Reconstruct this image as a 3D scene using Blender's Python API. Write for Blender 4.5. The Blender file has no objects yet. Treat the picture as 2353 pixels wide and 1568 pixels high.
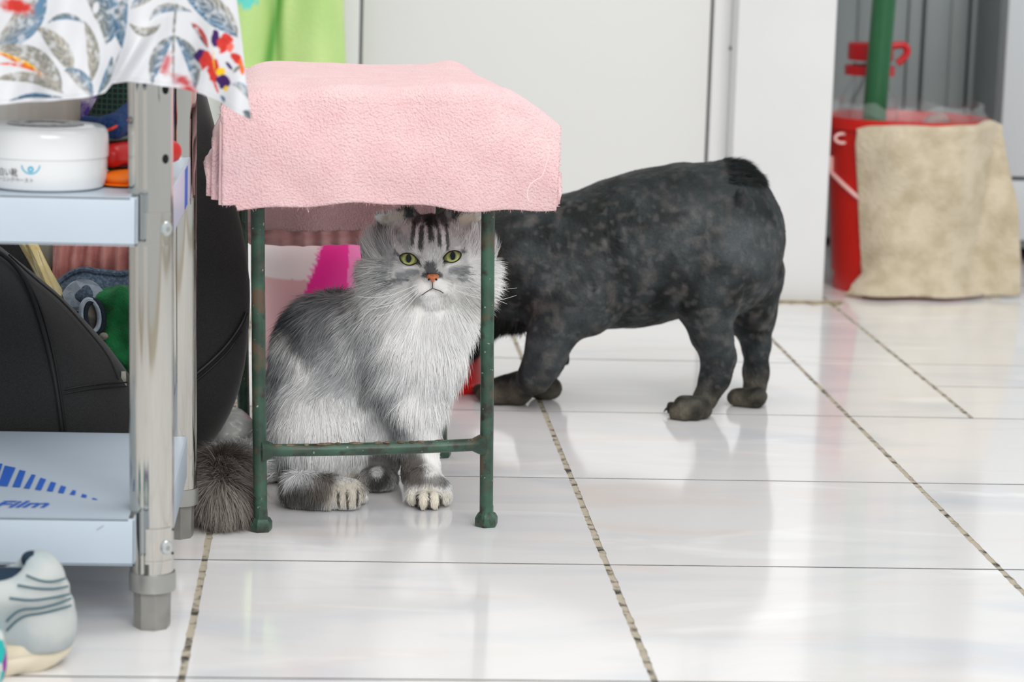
import bpy, bmesh, math, random
import numpy as np
from mathutils import Vector, Matrix

random.seed(7)
RNG = np.random.default_rng(7)
SC = bpy.context.scene
COL = SC.collection

# ------------------------------------------------------------------ camera
# solved from the floor joints (40 cm tiles); the photograph is 2353 x 1568
F_PX, PITCH, YAW, ROLL, CAM_H = 6054.0, 0.164834, 0.071916, 0.030116, 0.65023
def _axes():
    fw = np.array([math.sin(YAW)*math.cos(PITCH), math.cos(YAW)*math.cos(PITCH), -math.sin(PITCH)])
    rt = np.array([math.cos(YAW), -math.sin(YAW), 0.0])
    up = np.cross(rt, fw)
    c, s = math.cos(ROLL), math.sin(ROLL)
    return c*rt + s*up, -s*rt + c*up, fw
CA, CB, CC = _axes()
CPOS = np.array([0.0, 0.0, CAM_H])
cam_data = bpy.data.cameras.new('camera')
cam = bpy.data.objects.new('camera', cam_data)
COL.objects.link(cam)
cam.matrix_world = Matrix(((CA[0], CB[0], -CC[0], 0), (CA[1], CB[1], -CC[1], 0), (CA[2], CB[2], -CC[2], CAM_H), (0, 0, 0, 1)))
cam_data.sensor_fit = 'HORIZONTAL'
cam_data.sensor_width = 36.0
cam_data.lens = 36.0*F_PX/2353.0
cam_data.clip_start = 0.05
cam_data.dof.use_dof = True
cam_data.dof.focus_distance = 2.84
cam_data.dof.aperture_fstop = 7.0
SC.camera = cam

# ------------------------------------------------------------------ light
world = bpy.data.worlds.new('daylight')
SC.world = world
world.use_nodes = True
_bg = world.node_tree.nodes['Background']
_bg.inputs[0].default_value = (0.93, 0.97, 1.0, 1)
_bg.inputs[1].default_value = 0.66
def area(name, loc, target, size, size_y, power, col):
    l = bpy.data.lights.new(name, 'AREA')
    l.shape = 'RECTANGLE'; l.size = size; l.size_y = size_y; l.energy = power; l.color = col
    o = bpy.data.objects.new(name, l); COL.objects.link(o)
    o.location = loc
    o.rotation_euler = (Vector(target) - Vector(loc)).to_track_quat('-Z', 'Y').to_euler()
    return o
area('window_daylight', (1.4, -3.4, 4.2), (0.3, 3.2, 0.2), 4.0, 3.2, 300, (1.0, 0.985, 0.96))
area('ceiling_lamp', (0.9, 2.2, 2.9), (0.6, 2.9, 0), 1.6, 1.6, 30, (1.0, 0.98, 0.95))
SC.cycles.diffuse_bounces = 8
SC.view_settings.view_transform = 'Standard'
SC.view_settings.look = 'None'
SC.view_settings.gamma = 1.0
SC.view_settings.use_curve_mapping = False
SC.view_settings.exposure = 0.0

# ------------------------------------------------------------------ measuring helpers
def ray(u, v):
    return CC + CA*((u - 1176.5)/F_PX) + CB*((784 - v)/F_PX)
def at(u, v, Y):
    """world point seen at pixel u, v of the photograph that stands at depth Y"""
    d = ray(u, v); return CPOS + d*(Y/d[1])
def fl(u, v, z=0.0):
    """world point seen at pixel u, v that lies at height z"""
    d = ray(u, v); return CPOS + d*((z - CAM_H)/d[2])

# ------------------------------------------------------------------ objects
def s2l(c):
    c = np.asarray(c, float)
    if c.max() > 1.0: c = c/255.0
    return np.where(c <= 0.04045, c/12.92, ((c + 0.055)/1.055)**2.4)
def tag(o, label=None, cat=None, group=None, kind=None):
    if label: o['label'] = label
    if cat: o['category'] = cat
    if group: o['group'] = group
    if kind: o['kind'] = kind
    return o
def thing(name, loc, label, cat, group=None):
    o = bpy.data.objects.new(name, None); COL.objects.link(o)
    o.location = [float(x) for x in loc]; o.empty_display_size = 0.05
    return tag(o, label, cat, group)
def wloc(o):
    v = np.zeros(3)
    while o is not None:
        v += np.array(o.location); o = o.parent
    return v
def link_mesh(name, me, mat=None, parent=None):
    o = bpy.data.objects.new(name, me); COL.objects.link(o)
    if mat is not None and not me.materials: me.materials.append(mat)
    if parent is not None: o.parent = parent
    return o
def mesh_np(name, V, faces, mat=None, parent=None, smooth=True, colors=None, nrm=None):
    """V (n,3) world coordinates; faces = list of index arrays (each (m,k))"""
    V = np.asarray(V, np.float32)
    if parent is not None: V = V - wloc(parent).astype(np.float32)
    if isinstance(faces, np.ndarray): faces = [faces]
    faces = [np.asarray(f, np.int32) for f in faces if len(f)]
    me = bpy.data.meshes.new(name)
    nl = sum(f.size for f in faces); nf = sum(len(f) for f in faces)
    me.vertices.add(len(V)); me.vertices.foreach_set('co', V.ravel())
    me.loops.add(nl); me.loops.foreach_set('vertex_index', np.concatenate([f.ravel() for f in faces]))
    starts, s = [], 0
    for f in faces:
        starts.append(s + np.arange(len(f))*f.shape[1]); s += f.size
    me.polygons.add(nf); me.polygons.foreach_set('loop_start', np.concatenate(starts).astype(np.int32))
    me.update(calc_edges=True)
    me.polygons.foreach_set('use_smooth', np.full(nf, bool(smooth)))
    if colors is not None:
        a = me.attributes.new('tint', 'FLOAT_COLOR', 'POINT')
        c4 = np.ones((len(V), 4), np.float32); c4[:, :3] = colors
        a.data.foreach_set('color', c4.ravel())
    if nrm is not None:
        a = me.attributes.new('nrm', 'FLOAT_VECTOR', 'POINT')
        a.data.foreach_set('vector', np.asarray(nrm, np.float32).ravel())
    me.validate()
    return link_mesh(name, me, mat, parent)

class MB:
    """collects solids into one mesh (world coordinates)"""
    def __init__(s): s.bm = bmesh.new()
    def box(s, lo, hi, bev=0.0, M=None, seg=2):
        lo, hi = np.asarray(lo, float), np.asarray(hi, float)
        b = bmesh.new(); bmesh.ops.create_cube(b, size=1.0)
        for v in b.verts:
            v.co = Vector((lo + (np.array(v.co) + 0.5)*(hi - lo)).tolist())
        if bev > 0: bmesh.ops.bevel(b, geom=b.edges[:], offset=bev, segments=seg, affect='EDGES', profile=0.5)
        if M is not None: b.transform(M)
        s._merge(b); return s
    def _merge(s, b):
        me = bpy.data.meshes.new('tmp'); b.to_mesh(me); b.free(); s.bm.from_mesh(me); bpy.data.meshes.remove(me)
    def hexa(s, pts8, bev=0.0):
        """pts8: 4 bottom then 4 top points"""
        b = bmesh.new(); vs = [b.verts.new([float(c) for c in p]) for p in pts8]
        for f in ((3, 2, 1, 0), (4, 5, 6, 7), (0, 1, 5, 4), (1, 2, 6, 5), (2, 3, 7, 6), (3, 0, 4, 7)):
            b.faces.new([vs[i] for i in f])
        bmesh.ops.recalc_face_normals(b, faces=b.faces[:])
        if bev > 0: bmesh.ops.bevel(b, geom=b.edges[:], offset=bev, segments=2, affect='EDGES', profile=0.5)
        s._merge(b); return s
    def tube(s, pts, r, n=12, cap=True, up=None):
        pts = [np.asarray(p, float) for p in pts]; m = len(pts)
        rs = [r]*m if np.isscalar(r) else list(r)
        rings = []; prev = None
        for i, p in enumerate(pts):
            t = pts[min(i+1, m-1)] - pts[max(i-1, 0)]; t = t/(np.linalg.norm(t) + 1e-12)
            if prev is None:
                a = np.array([0, 0, 1.0]) if abs(t[2]) < 0.9 else np.array([1.0, 0, 0])
                e = np.cross(t, a)
            else: e = prev - t*np.dot(prev, t)
            e /= np.linalg.norm(e); prev = e; f = np.cross(t, e)
            rings.append([s.bm.verts.new((p + rs[i]*(math.cos(2*math.pi*k/n)*e + math.sin(2*math.pi*k/n)*f)).tolist()) for k in range(n)])
        for a, b in zip(rings, rings[1:]):
            for k in range(n): s.bm.faces.new((a[k], a[(k+1) % n], b[(k+1) % n], b[k]))
        if cap:
            s.bm.faces.new(rings[0][::-1]); s.bm.faces.new(rings[-1])
        return s
    def lathe(s, c, prof, n=32, axis=None, a0=0.0, closed=False, ang=2*math.pi):
        """prof: list of (radius, height) about a vertical axis through c"""
        c = np.asarray(c, float); rings = []
        for r, z in prof:
            if r < 1e-6: rings.append([s.bm.verts.new((c + [0, 0, z]).tolist())])
            else: rings.append([s.bm.verts.new((c + [r*math.cos(a0 + ang*k/n), r*math.sin(a0 + ang*k/n), z]).tolist()) for k in range(n)])
        for a, b in zip(rings, rings[1:]):
            for k in range(n):
                k2 = (k+1) % n
                q = [a[k] if len(a) > 1 else a[0], a[k2] if len(a) > 1 else a[0], b[k2] if len(b) > 1 else b[0], b[k] if len(b) > 1 else b[0]]
                u = []
                for x in q:
                    if x not in u: u.append(x)
                if len(u) > 2: s.bm.faces.new(u)
        return s
    def sphere(s, c, r, u=16, v=10, M=None):
        b = bmesh.new(); bmesh.ops.create_uvsphere(b, u_segments=u, v_segments=v, radius=1.0)
        r = (r, r, r) if np.isscalar(r) else r
        T = Matrix.Translation([float(x) for x in c])
        if M is not None: T = T @ M
        b.transform(T @ Matrix.Diagonal((r[0], r[1], r[2], 1)))
        s._merge(b); return s
    def poly(s, pts, thick=None):
        """flat polygon, extruded by vector thick"""
        vs = [s.bm.verts.new([float(x) for x in p]) for p in pts]
        if thick is None: s.bm.faces.new(vs); return s
        t = np.asarray(thick, float)
        ws = [s.bm.verts.new((np.asarray(p, float) + t).tolist()) for p in pts]
        s.bm.faces.new(vs[::-1]); s.bm.faces.new(ws)
        n = len(vs)
        for i in range(n): s.bm.faces.new((vs[i], vs[(i+1) % n], ws[(i+1) % n], ws[i]))
        return s
    def build(s, name, mat, parent=None, smooth=True, angle=40):
        bmesh.ops.recalc_face_normals(s.bm, faces=s.bm.faces[:])
        me = bpy.data.meshes.new(name)
        if parent is not None: bmesh.ops.translate(s.bm, verts=s.bm.verts[:], vec=Vector((-wloc(parent)).tolist()))
        s.bm.to_mesh(me); s.bm.free()
        if smooth:
            me.polygons.foreach_set('use_smooth', np.ones(len(me.polygons), bool))
            me.set_sharp_from_angle(angle=math.radians(angle))
        return link_mesh(name, me, mat, parent)
def copy_to(o, loc, parent=None):
    c = o.copy(); COL.objects.link(c); c.location = loc
    if parent is not None: c.parent = parent
    return c

def grid_faces(nu, nv, wrap=False):
    i, j = np.meshgrid(np.arange(nu-1), np.arange(nv-1), indexing='ij')
    a = (i*nv + j).ravel()
    return np.stack([a, a + nv, a + nv + 1, a + 1], 1)
def sheet(name, P, thick, mat, parent=None, colors=None):
    """P (nu,nv,3) surface; a closed shell of given thickness behind it (along -normal)"""
    nu, nv = P.shape[:2]
    du = np.gradient(P, axis=0); dv = np.gradient(P, axis=1)
    N = np.cross(du, dv); N /= np.linalg.norm(N, axis=2, keepdims=True) + 1e-12
    Q = P - N*thick
    V = np.concatenate([P.reshape(-1, 3), Q.reshape(-1, 3)]); n = nu*nv
    f = grid_faces(nu, nv); g = f[:, ::-1] + n
    idx = np.arange(n).reshape(nu, nv)
    loop = np.concatenate([idx[:, 0], idx[-1, 1:], idx[-2::-1, -1], idx[0, -2:0:-1]])
    nx = np.roll(loop, -1)
    side = np.stack([loop, loop + n, nx + n, nx], 1)[:, ::-1]
    c = None
    if colors is not None: c = np.concatenate([colors.reshape(-1, 3)]*2)
    o = mesh_np(name, V, [np.concatenate([f, g, side])], mat, parent, True, c)
    bm = bmesh.new(); bm.from_mesh(o.data); bmesh.ops.recalc_face_normals(bm, faces=bm.faces[:]); bm.to_mesh(o.data); bm.free()
    return o, N

# smooth value noise in numpy ---------------------------------------------------
_T = RNG.random((64, 64, 64)).astype(np.float32)
_ROT = np.array([[0.36, 0.48, -0.8], [-0.8, 0.6, 0.0], [0.48, 0.64, 0.6]]) @ np.array([[0.8, 0.0, 0.6], [0.36, 0.8, -0.48], [-0.48, 0.6, 0.64]])
def vnoise(P, scale, seed=0):
    p = (np.asarray(P, np.float64) @ _ROT)*scale + seed*7.31 + 100.0
    i = np.floor(p).astype(int); f = p - i; f = f*f*(3 - 2*f); i &= 63; j = (i + 1) & 63
    r = 0
    for a in (0, 1):
        for b in (0, 1):
            for c in (0, 1):
                w = (f[..., 0] if a else 1-f[..., 0])*(f[..., 1] if b else 1-f[..., 1])*(f[..., 2] if c else 1-f[..., 2])
                r = r + w*_T[(j if a else i)[..., 0], (j if b else i)[..., 1], (j if c else i)[..., 2]]
    return r

# implicit bodies ---------------------------------------------------------------
class Field:
    def __init__(s, lo, hi, h):
        s.lo, s.h = np.asarray(lo, float), h
        n = np.ceil((np.asarray(hi, float) - s.lo)/h).astype(int) + 1
        s.ax = [s.lo[i] + h*np.arange(n[i]) for i in range(3)]
        s.g = np.full(n, 1.0, np.float32)
    def _sub(s, lo, hi, m):
        sl = []
        for i in range(3):
            a = max(0, int((lo[i] - m - s.lo[i])/s.h)); b = min(s.g.shape[i], int((hi[i] + m - s.lo[i])/s.h) + 2)
            sl.append(slice(a, max(a, b)))
        X = np.meshgrid(*[s.ax[i][sl[i]] for i in range(3)], indexing='ij')
        return tuple(sl), np.stack(X, -1)
    def _mix(s, sl, d, k, cut):
        a = s.g[sl]
        if cut:
            h = np.clip(0.5 - 0.5*(a + d)/k, 0, 1); s.g[sl] = a*(1-h) - d*h + k*h*(1-h)
        else:
            h = np.clip(0.5 + 0.5*(a - d)/k, 0, 1); s.g[sl] = a*(1-h) + d*h - k*h*(1-h)
    def ell(s, c, r, k=0.01, rot=None, cut=False):
        c = np.asarray(c, float); r = np.array([r]*3 if np.isscalar(r) else r, float); R = r.max()
        sl, P = s._sub(c - R, c + R, 2*k + 0.02)
        if P.size == 0: return s
        p = P - c
        if rot is not None: p = p @ np.array(rot)      # columns of rot = local axes
        k0 = np.linalg.norm(p/r, axis=-1); k1 = np.linalg.norm(p/(r*r), axis=-1) + 1e-9
        s._mix(sl, (k0*(k0-1)/k1).astype(np.float32), k, cut); return s
    def cone(s, a, b, ra, rb, k=0.01, cut=False, flat=None):
        a, b = np.asarray(a, float), np.asarray(b, float); R = max(ra, rb)
        sl, P = s._sub(np.minimum(a, b) - R, np.maximum(a, b) + R, 2*k + 0.02)
        if P.size == 0: return s
        ba = b - a; p = P - a
        t = np.clip((p @ ba)/(ba @ ba), 0, 1)
        e = p - t[..., None]*ba
        if flat is not None:
            n, fac = flat; n = np.asarray(n, float)/np.linalg.norm(n)
            e = e + (e @ n)[..., None]*n*(fac - 1)
        s._mix(sl, (np.linalg.norm(e, axis=-1) - (ra + t*(rb - ra))).astype(np.float32), k, cut); return s
    def chain(s, pts, rs, k=0.01, cut=False):
        for i in range(len(pts) - 1): s.cone(pts[i], pts[i+1], rs[i], rs[i+1], k, cut)
        return s
    def mesh(s, smooth=2, noise=None):
        g = s.g
        if noise is not None: g = g + noise(np.stack(np.meshgrid(*s.ax, indexing='ij'), -1)).astype(np.float32)
        ins = g < 0; n = np.array(g.shape)
        C = [(a, b, c) for a in (0, 1) for b in (0, 1) for c in (0, 1)]
        cnt = sum(ins[a:n[0]-1+a, b:n[1]-1+b, c:n[2]-1+c].astype(np.int8) for a, b, c in C)
        mix = (cnt > 0) & (cnt < 8)
        I = np.argwhere(mix); idx = np.full(mix.shape, -1, np.int64); idx[mix] = np.arange(len(I))
        acc = np.zeros((len(I), 3)); w = np.zeros(len(I))
        for c in C:
            for ax in range(3):
                if c[ax] == 0:
                    c2 = list(c); c2[ax] = 1
                    va = g[tuple((I + c).T)]; vb = g[tuple((I + c2).T)]
                    m = (va < 0) != (vb < 0)
                    t = np.where(m, va/np.where(m, va - vb, 1), 0)
                    p = np.tile(np.array(c, float), (len(I), 1)); p[:, ax] += t
                    acc[m] += p[m]; w[m] += 1
        V = s.lo + s.h*(I + acc/w[:, None])
        F = []
        for ax in range(3):
            o1, o2 = [(1, 2), (2, 0), (0, 1)][ax]
            sa = [slice(None)]*3; sb = [slice(None)]*3
            sa[ax] = slice(0, n[ax]-1); sb[ax] = slice(1, n[ax])
            for o in (o1, o2): sa[o] = sb[o] = slice(1, n[o]-1)
            A, B = ins[tuple(sa)], ins[tuple(sb)]
            E = np.argwhere(A != B); flip = A[A != B]
            off = np.zeros(3, int); off[o1] = off[o2] = 1
            E = E + off
            def cell(d1, d2):
                q = E.copy(); q[:, o1] += d1; q[:, o2] += d2
                return idx[tuple(q.T)]
            Q = np.stack([cell(-1, -1), cell(0, -1), cell(0, 0), cell(-1, 0)], 1)
            Q[~flip] = Q[~flip][:, ::-1]
            F.append(Q)
        F = np.concatenate(F)
        for _ in range(smooth):
            V = laplace(V, F, 0.5)
        return V, F
def laplace(V, F, lam):
    S = np.zeros_like(V); w = np.zeros(len(V)); k = F.shape[1]
    for a in range(k):
        i, j = F[:, a], F[:, (a+1) % k]
        for x in range(3):
            S[:, x] += np.bincount(i, V[j, x], len(V)) + np.bincount(j, V[i, x], len(V))
        w += np.bincount(i, minlength=len(V)) + np.bincount(j, minlength=len(V))
    return V + lam*(S/np.maximum(w, 1)[:, None] - V)
def vnormals(V, F):
    N = np.cross(V[F[:, 2]] - V[F[:, 0]], V[F[:, 3]] - V[F[:, 1]])
    R = np.zeros_like(V)
    for a in range(4):
        for x in range(3): R[:, x] += np.bincount(F[:, a], N[:, x], len(V))
    return R/(np.linalg.norm(R, axis=1, keepdims=True) + 1e-12)

def strands(name, V, F, n, dens, length, comb, color, width, mat, parent, lift=0.35, seg=3, rnd=0.15, droop=0.0, nrmblend=0.25, seed=1, clump=0.0, clump_scale=130):
    """hair, pile or fuzz as thin tapering blades rooted on a quad mesh"""
    R = np.random.default_rng(seed)
    N = vnormals(V, F)
    T = np.concatenate([F[:, [0, 1, 2]], F[:, [0, 2, 3]]])
    a, b, c = V[T[:, 0]], V[T[:, 1]], V[T[:, 2]]
    ar = 0.5*np.linalg.norm(np.cross(b - a, c - a), axis=1)
    cen = (a + b + c)/3
    w = ar*(dens(cen, N[T[:, 0]]) if dens is not None else 1.0)
    pick = R.choice(len(T), n, p=w/w.sum())
    u, v = R.random(n), R.random(n); m = u + v > 1; u[m], v[m] = 1-u[m], 1-v[m]
    t = T[pick]
    P = V[t[:, 0]]*(1-u-v)[:, None] + V[t[:, 1]]*u[:, None] + V[t[:, 2]]*v[:, None]
    n_ = N[t[:, 0]]*(1-u-v)[:, None] + N[t[:, 1]]*u[:, None] + N[t[:, 2]]*v[:, None]
    n_ /= np.linalg.norm(n_, axis=1, keepdims=True) + 1e-12
    d = comb(P, n_); d = d - (d*n_).sum(1, keepdims=True)*n_
    d /= np.linalg.norm(d, axis=1, keepdims=True) + 1e-9
    L = length(P, n_)*(0.7 + 0.6*R.random(n))
    lf = lift(P, n_) if callable(lift) else lift
    lf = np.broadcast_to(np.asarray(lf, float), (n,))[:, None]
    D = d*(1-lf) + n_*lf + rnd*R.normal(size=(n, 3)); D /= np.linalg.norm(D, axis=1, keepdims=True)
    if clump:
        cv_ = np.stack([vnoise(P, clump_scale, 20 + i) - .5 for i in range(3)], 1); D = D + clump*cv_; D /= np.linalg.norm(D, axis=1, keepdims=True)
    side = np.cross(D, n_); side /= np.linalg.norm(side, axis=1, keepdims=True) + 1e-9
    up = np.cross(side, D); roll = R.normal(size=n)*0.5
    side = side*np.cos(roll)[:, None] + up*np.sin(roll)[:, None]
    col = color(P, n_)
    W = (width(P) if callable(width) else np.full(n, width))
    VV = np.zeros((n, 2*seg + 1, 3), np.float32)
    bend = d*0.35 - n_*0.25 + np.array([0, 0, -1.0])*droop
    for i in range(seg + 1):
        s = i/seg
        q = P - n_*0.0006 + D*(L*s)[:, None] + bend*(L*s*s*0.6)[:, None]
        ww = (W*(1 - 0.75*s*s)*0.5)[:, None]
        if i < seg:
            VV[:, 2*i] = q - side*ww; VV[:, 2*i+1] = q + side*ww
        else: VV[:, 2*seg] = q
    base = (np.arange(n)*(2*seg+1))[:, None]
    qs = [base + np.array([[2*i, 2*i+1, 2*i+3, 2*i+2]]) for i in range(seg-1)]
    tr = base + np.array([[2*seg-2, 2*seg-1, 2*seg]])
    fn = n_ + nrmblend*R.normal(size=(n, 3)) + 0.25*D; fn /= np.linalg.norm(fn, axis=1, keepdims=True)
    nn = np.repeat(fn[:, None], 2*seg+1, 1).reshape(-1, 3)
    cc = np.repeat(col[:, None], 2*seg+1, 1).reshape(-1, 3)
    o = mesh_np(name, VV.reshape(-1, 3), [np.concatenate(qs), tr] if qs else [tr], mat, parent, True, cc, nn)
    return o

# ------------------------------------------------------------------ materials
def nodes(name):
    m = bpy.data.materials.new(name); m.use_nodes = True
    nt = m.node_tree; b = nt.nodes['Principled BSDF']
    return m, nt, b
def lin(c): 
    r = s2l(c); return (float(r[0]), float(r[1]), float(r[2]), 1.0)
def mat(name, col, rough=0.5, metal=0.0, spec=0.5, noise=None, bump=None, sheen=0.0, trans=0.0, alpha=1.0, sub=0.0, coat=0.0, ior=1.45, emit=0):
    """noise = (scale, second colour, low, high[, detail, (sx,sy,sz)]); bump = (scale, strength, distance)"""
    m, nt, b = nodes(name)
    b.inputs['Base Color'].default_value = lin(col)
    b.inputs['Roughness'].default_value = rough; b.inputs['Metallic'].default_value = metal
    b.inputs['Specular IOR Level'].default_value = spec; b.inputs['IOR'].default_value = ior
    if sheen: b.inputs['Sheen Weight'].default_value = sheen
    if trans: b.inputs['Transmission Weight'].default_value = trans
    if alpha < 1: b.inputs['Alpha'].default_value = alpha
    if sub:
        b.inputs['Subsurface Weight'].default_value = sub; b.inputs['Subsurface Scale'].default_value = 0.01
    if coat: b.inputs['Coat Weight'].default_value = coat
    tc = nt.nodes.new('ShaderNodeTexCoord')
    src = tc.outputs['Object']
    if noise:
        sc, c2, lo, hi = noise[:4]
        n = nt.nodes.new('ShaderNodeTexNoise'); n.inputs['Scale'].default_value = sc
        n.inputs['Detail'].default_value = noise[4] if len(noise) > 4 else 4
        vec = src
        if len(noise) > 5:
            mp = nt.nodes.new('ShaderNodeMapping'); mp.inputs['Scale'].default_value = noise[5]
            nt.links.new(src, mp.inputs['Vector']); vec = mp.outputs[0]
        nt.links.new(vec, n.inputs['Vector'])
        r = nt.nodes.new('ShaderNodeValToRGB')
        r.color_ramp.elements[0].position = lo; r.color_ramp.elements[0].color = lin(col)
        r.color_ramp.elements[1].position = hi; r.color_ramp.elements[1].color = lin(c2)
        nt.links.new(n.outputs['Fac'], r.inputs['Fac']); nt.links.new(r.outputs['Color'], b.inputs['Base Color'])
    if bump:
        n = nt.nodes.new('ShaderNodeTexNoise'); n.inputs['Scale'].default_value = bump[0]; n.inputs['Detail'].default_value = 3
        nt.links.new(src, n.inputs['Vector'])
        bp = nt.nodes.new('ShaderNodeBump'); bp.inputs['Strength'].default_value = bump[1]; bp.inputs['Distance'].default_value = bump[2]
        nt.links.new(n.outputs['Fac'], bp.inputs['Height']); nt.links.new(bp.outputs['Normal'], b.inputs['Normal'])
    return m
def tint_mat(name, rough=0.8, spec=0.2, nrm=False, sheen=0.0, bump=None, fine=None, translucent=0.0):
    m, nt, b = nodes(name)
    a = nt.nodes.new('ShaderNodeAttribute'); a.attribute_name = 'tint'
    out = a.outputs['Color']
    if fine:
        tc = nt.nodes.new('ShaderNodeTexCoord')
        n = nt.nodes.new('ShaderNodeTexNoise'); n.inputs['Scale'].default_value = fine[0]; n.inputs['Detail'].default_value = 2
        nt.links.new(tc.outputs['Object'], n.inputs['Vector'])
        mr = nt.nodes.new('ShaderNodeMapRange'); mr.inputs[3].default_value = 1 - fine[1]; mr.inputs[4].default_value = 1 + fine[1]
        nt.links.new(n.outputs['Fac'], mr.inputs[0])
        mx = nt.nodes.new('ShaderNodeVectorMath'); mx.operation = 'SCALE'
        nt.links.new(out, mx.inputs[0]); nt.links.new(mr.outputs[0], mx.inputs['Scale']); out = mx.outputs[0]
    nt.links.new(out, b.inputs['Base Color'])
    b.inputs['Roughness'].default_value = rough; b.inputs['Specular IOR Level'].default_value = spec
    if sheen: b.inputs['Sheen Weight'].default_value = sheen
    if nrm:
        v = nt.nodes.new('ShaderNodeAttribute'); v.attribute_name = 'nrm'
        nt.links.new(v.outputs['Vector'], b.inputs['Normal'])
        if translucent:
            tr = nt.nodes.new('ShaderNodeBsdfTranslucent'); nt.links.new(out, tr.inputs['Color']); nt.links.new(v.outputs['Vector'], tr.inputs['Normal'])
            mx_ = nt.nodes.new('ShaderNodeMixShader'); mx_.inputs[0].default_value = translucent
            nt.links.new(b.outputs[0], mx_.inputs[1]); nt.links.new(tr.outputs[0], mx_.inputs[2])
            nt.links.new(mx_.outputs[0], nt.nodes['Material Output'].inputs['Surface'])
    elif bump:
        tc = nt.nodes.new('ShaderNodeTexCoord')
        n = nt.nodes.new('ShaderNodeTexNoise'); n.inputs['Scale'].default_value = bump[0]
        nt.links.new(tc.outputs['Object'], n.inputs['Vector'])
        bp = nt.nodes.new('ShaderNodeBump'); bp.inputs['Strength'].default_value = bump[1]; bp.inputs['Distance'].default_value = bump[2]
        nt.links.new(n.outputs['Fac'], bp.inputs['Height']); nt.links.new(bp.outputs['Normal'], b.inputs['Normal'])
    return m
def text_mesh(body, shear=0.0, bold=0.0):
    c = bpy.data.curves.new('lettering', 'FONT'); c.body = body; c.shear = shear; c.offset = bold
    o = bpy.data.objects.new('lettering', c); COL.objects.link(o)
    dg = bpy.context.evaluated_depsgraph_get()
    me = bpy.data.meshes.new_from_object(o.evaluated_get(dg))
    V = np.array([v.co for v in me.vertices]); Fs = [list(p.vertices) for p in me.polygons]
    bpy.data.objects.remove(o); bpy.data.curves.remove(c); bpy.data.meshes.remove(me)
    return V, Fs
def poly_obj(name, V, Fs, m, parent, smooth=False):
    me = bpy.data.meshes.new(name)
    V = np.asarray(V) - (wloc(parent) if parent is not None else 0)
    me.from_pydata(V.tolist(), [], [list(map(int, f)) for f in Fs]); me.update()
    return link_mesh(name, me, m, parent)
# ================================================================== THE SETTING
TILE = 0.4
GX0, GY0 = -0.1145, 2.5497
def marble():
    m, nt, b = nodes('white_marble_tile')
    g = nt.nodes.new('ShaderNodeNewGeometry'); oi = nt.nodes.new('ShaderNodeObjectInfo')
    ad = nt.nodes.new('ShaderNodeVectorMath'); ad.operation = 'MULTIPLY_ADD'
    ad.inputs[1].default_value = (17, 31, 0); 
    cb = nt.nodes.new('ShaderNodeCombineXYZ')
    for i in range(3): nt.links.new(oi.outputs['Random'], cb.inputs[i])
    nt.links.new(cb.outputs[0], ad.inputs[0]); nt.links.new(g.outputs['Position'], ad.inputs[2])
    mp = nt.nodes.new('ShaderNodeMapping'); mp.inputs['Rotation'].default_value = (0, 0, 0.35); mp.inputs['Scale'].default_value = (2.0, 6.0, 1)
    nt.links.new(ad.outputs[0], mp.inputs['Vector'])
    def streak(off, lo, hi):
        m2 = nt.nodes.new('ShaderNodeMapping'); m2.inputs['Location'].default_value = (off, off, 0)
        nt.links.new(mp.outputs[0], m2.inputs['Vector'])
        n = nt.nodes.new('ShaderNodeTexNoise'); n.inputs['Scale'].default_value = 1.3; n.inputs['Detail'].default_value = 6; n.inputs['Distortion'].default_value = 1.2
        nt.links.new(m2.outputs[0], n.inputs['Vector'])
        r = nt.nodes.new('ShaderNodeMapRange'); r.inputs[1].default_value = lo; r.inputs[2].default_value = hi
        nt.links.new(n.outputs['Fac'], r.inputs[0]); return r.outputs[0]
    def mixc(fac, a, c2, k):
        sc = nt.nodes.new('ShaderNodeMath'); sc.operation = 'MULTIPLY'; sc.inputs[1].default_value = k
        nt.links.new(fac, sc.inputs[0])
        x = nt.nodes.new('ShaderNodeMix'); x.data_type = 'RGBA'
        nt.links.new(sc.outputs[0], x.inputs['Factor'])
        if isinstance(a, tuple): x.inputs['A'].default_value = a
        else: nt.links.new(a, x.inputs['A'])
        x.inputs['B'].default_value = c2
        return x.outputs['Result']
    c = mixc(streak(0, 0.5, 0.75), lin((233, 231, 230)), lin((206, 210, 218)), 0.7)
    c = mixc(streak(9.3, 0.55, 0.78), c, lin((230, 214, 204)), 0.6)
    c = mixc(streak(21.7, 0.60, 0.72), c, lin((250, 250, 250)), 0.7)
    nt.links.new(c, b.inputs['Base Color'])
    b.inputs['Roughness'].default_value = 0.10; b.inputs['Specular IOR Level'].default_value = 0.55
    n = nt.nodes.new('ShaderNodeTexNoise'); n.inputs['Scale'].default_value = 9
    nt.links.new(g.outputs['Position'], n.inputs['Vector'])
    bp = nt.nodes.new('ShaderNodeBump'); bp.inputs['Strength'].default_value = 0.06; bp.inputs['Distance'].default_value = 0.002
    nt.links.new(n.outputs['Fac'], bp.inputs['Height']); nt.links.new(bp.outputs['Normal'], b.inputs['Normal'])
    return m
M_TILE = marble()
M_GROUT = mat('dirty_grout', (178, 168, 150), 0.95, noise=(55, (62, 60, 54), 0.50, 0.66, 6), bump=(300, 0.6, 0.002))
M_WALL = mat('white_plaster', (222, 222, 222), 0.75, noise=(3.0, (215, 215, 215), 0.4, 0.7), bump=(6, 0.15, 0.01))
M_DOOR = mat('off_white_door_paint', (218, 218, 216), 0.55, bump=(40, 0.03, 0.002))
M_FRAME = mat('white_frame_paint', (221, 221, 221), 0.5)
M_SLAT = mat('grey_metal_sheet', (150, 158, 158), 0.5, metal=0.2, noise=(2.0, (128, 136, 136), 0.35, 0.7))
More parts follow.
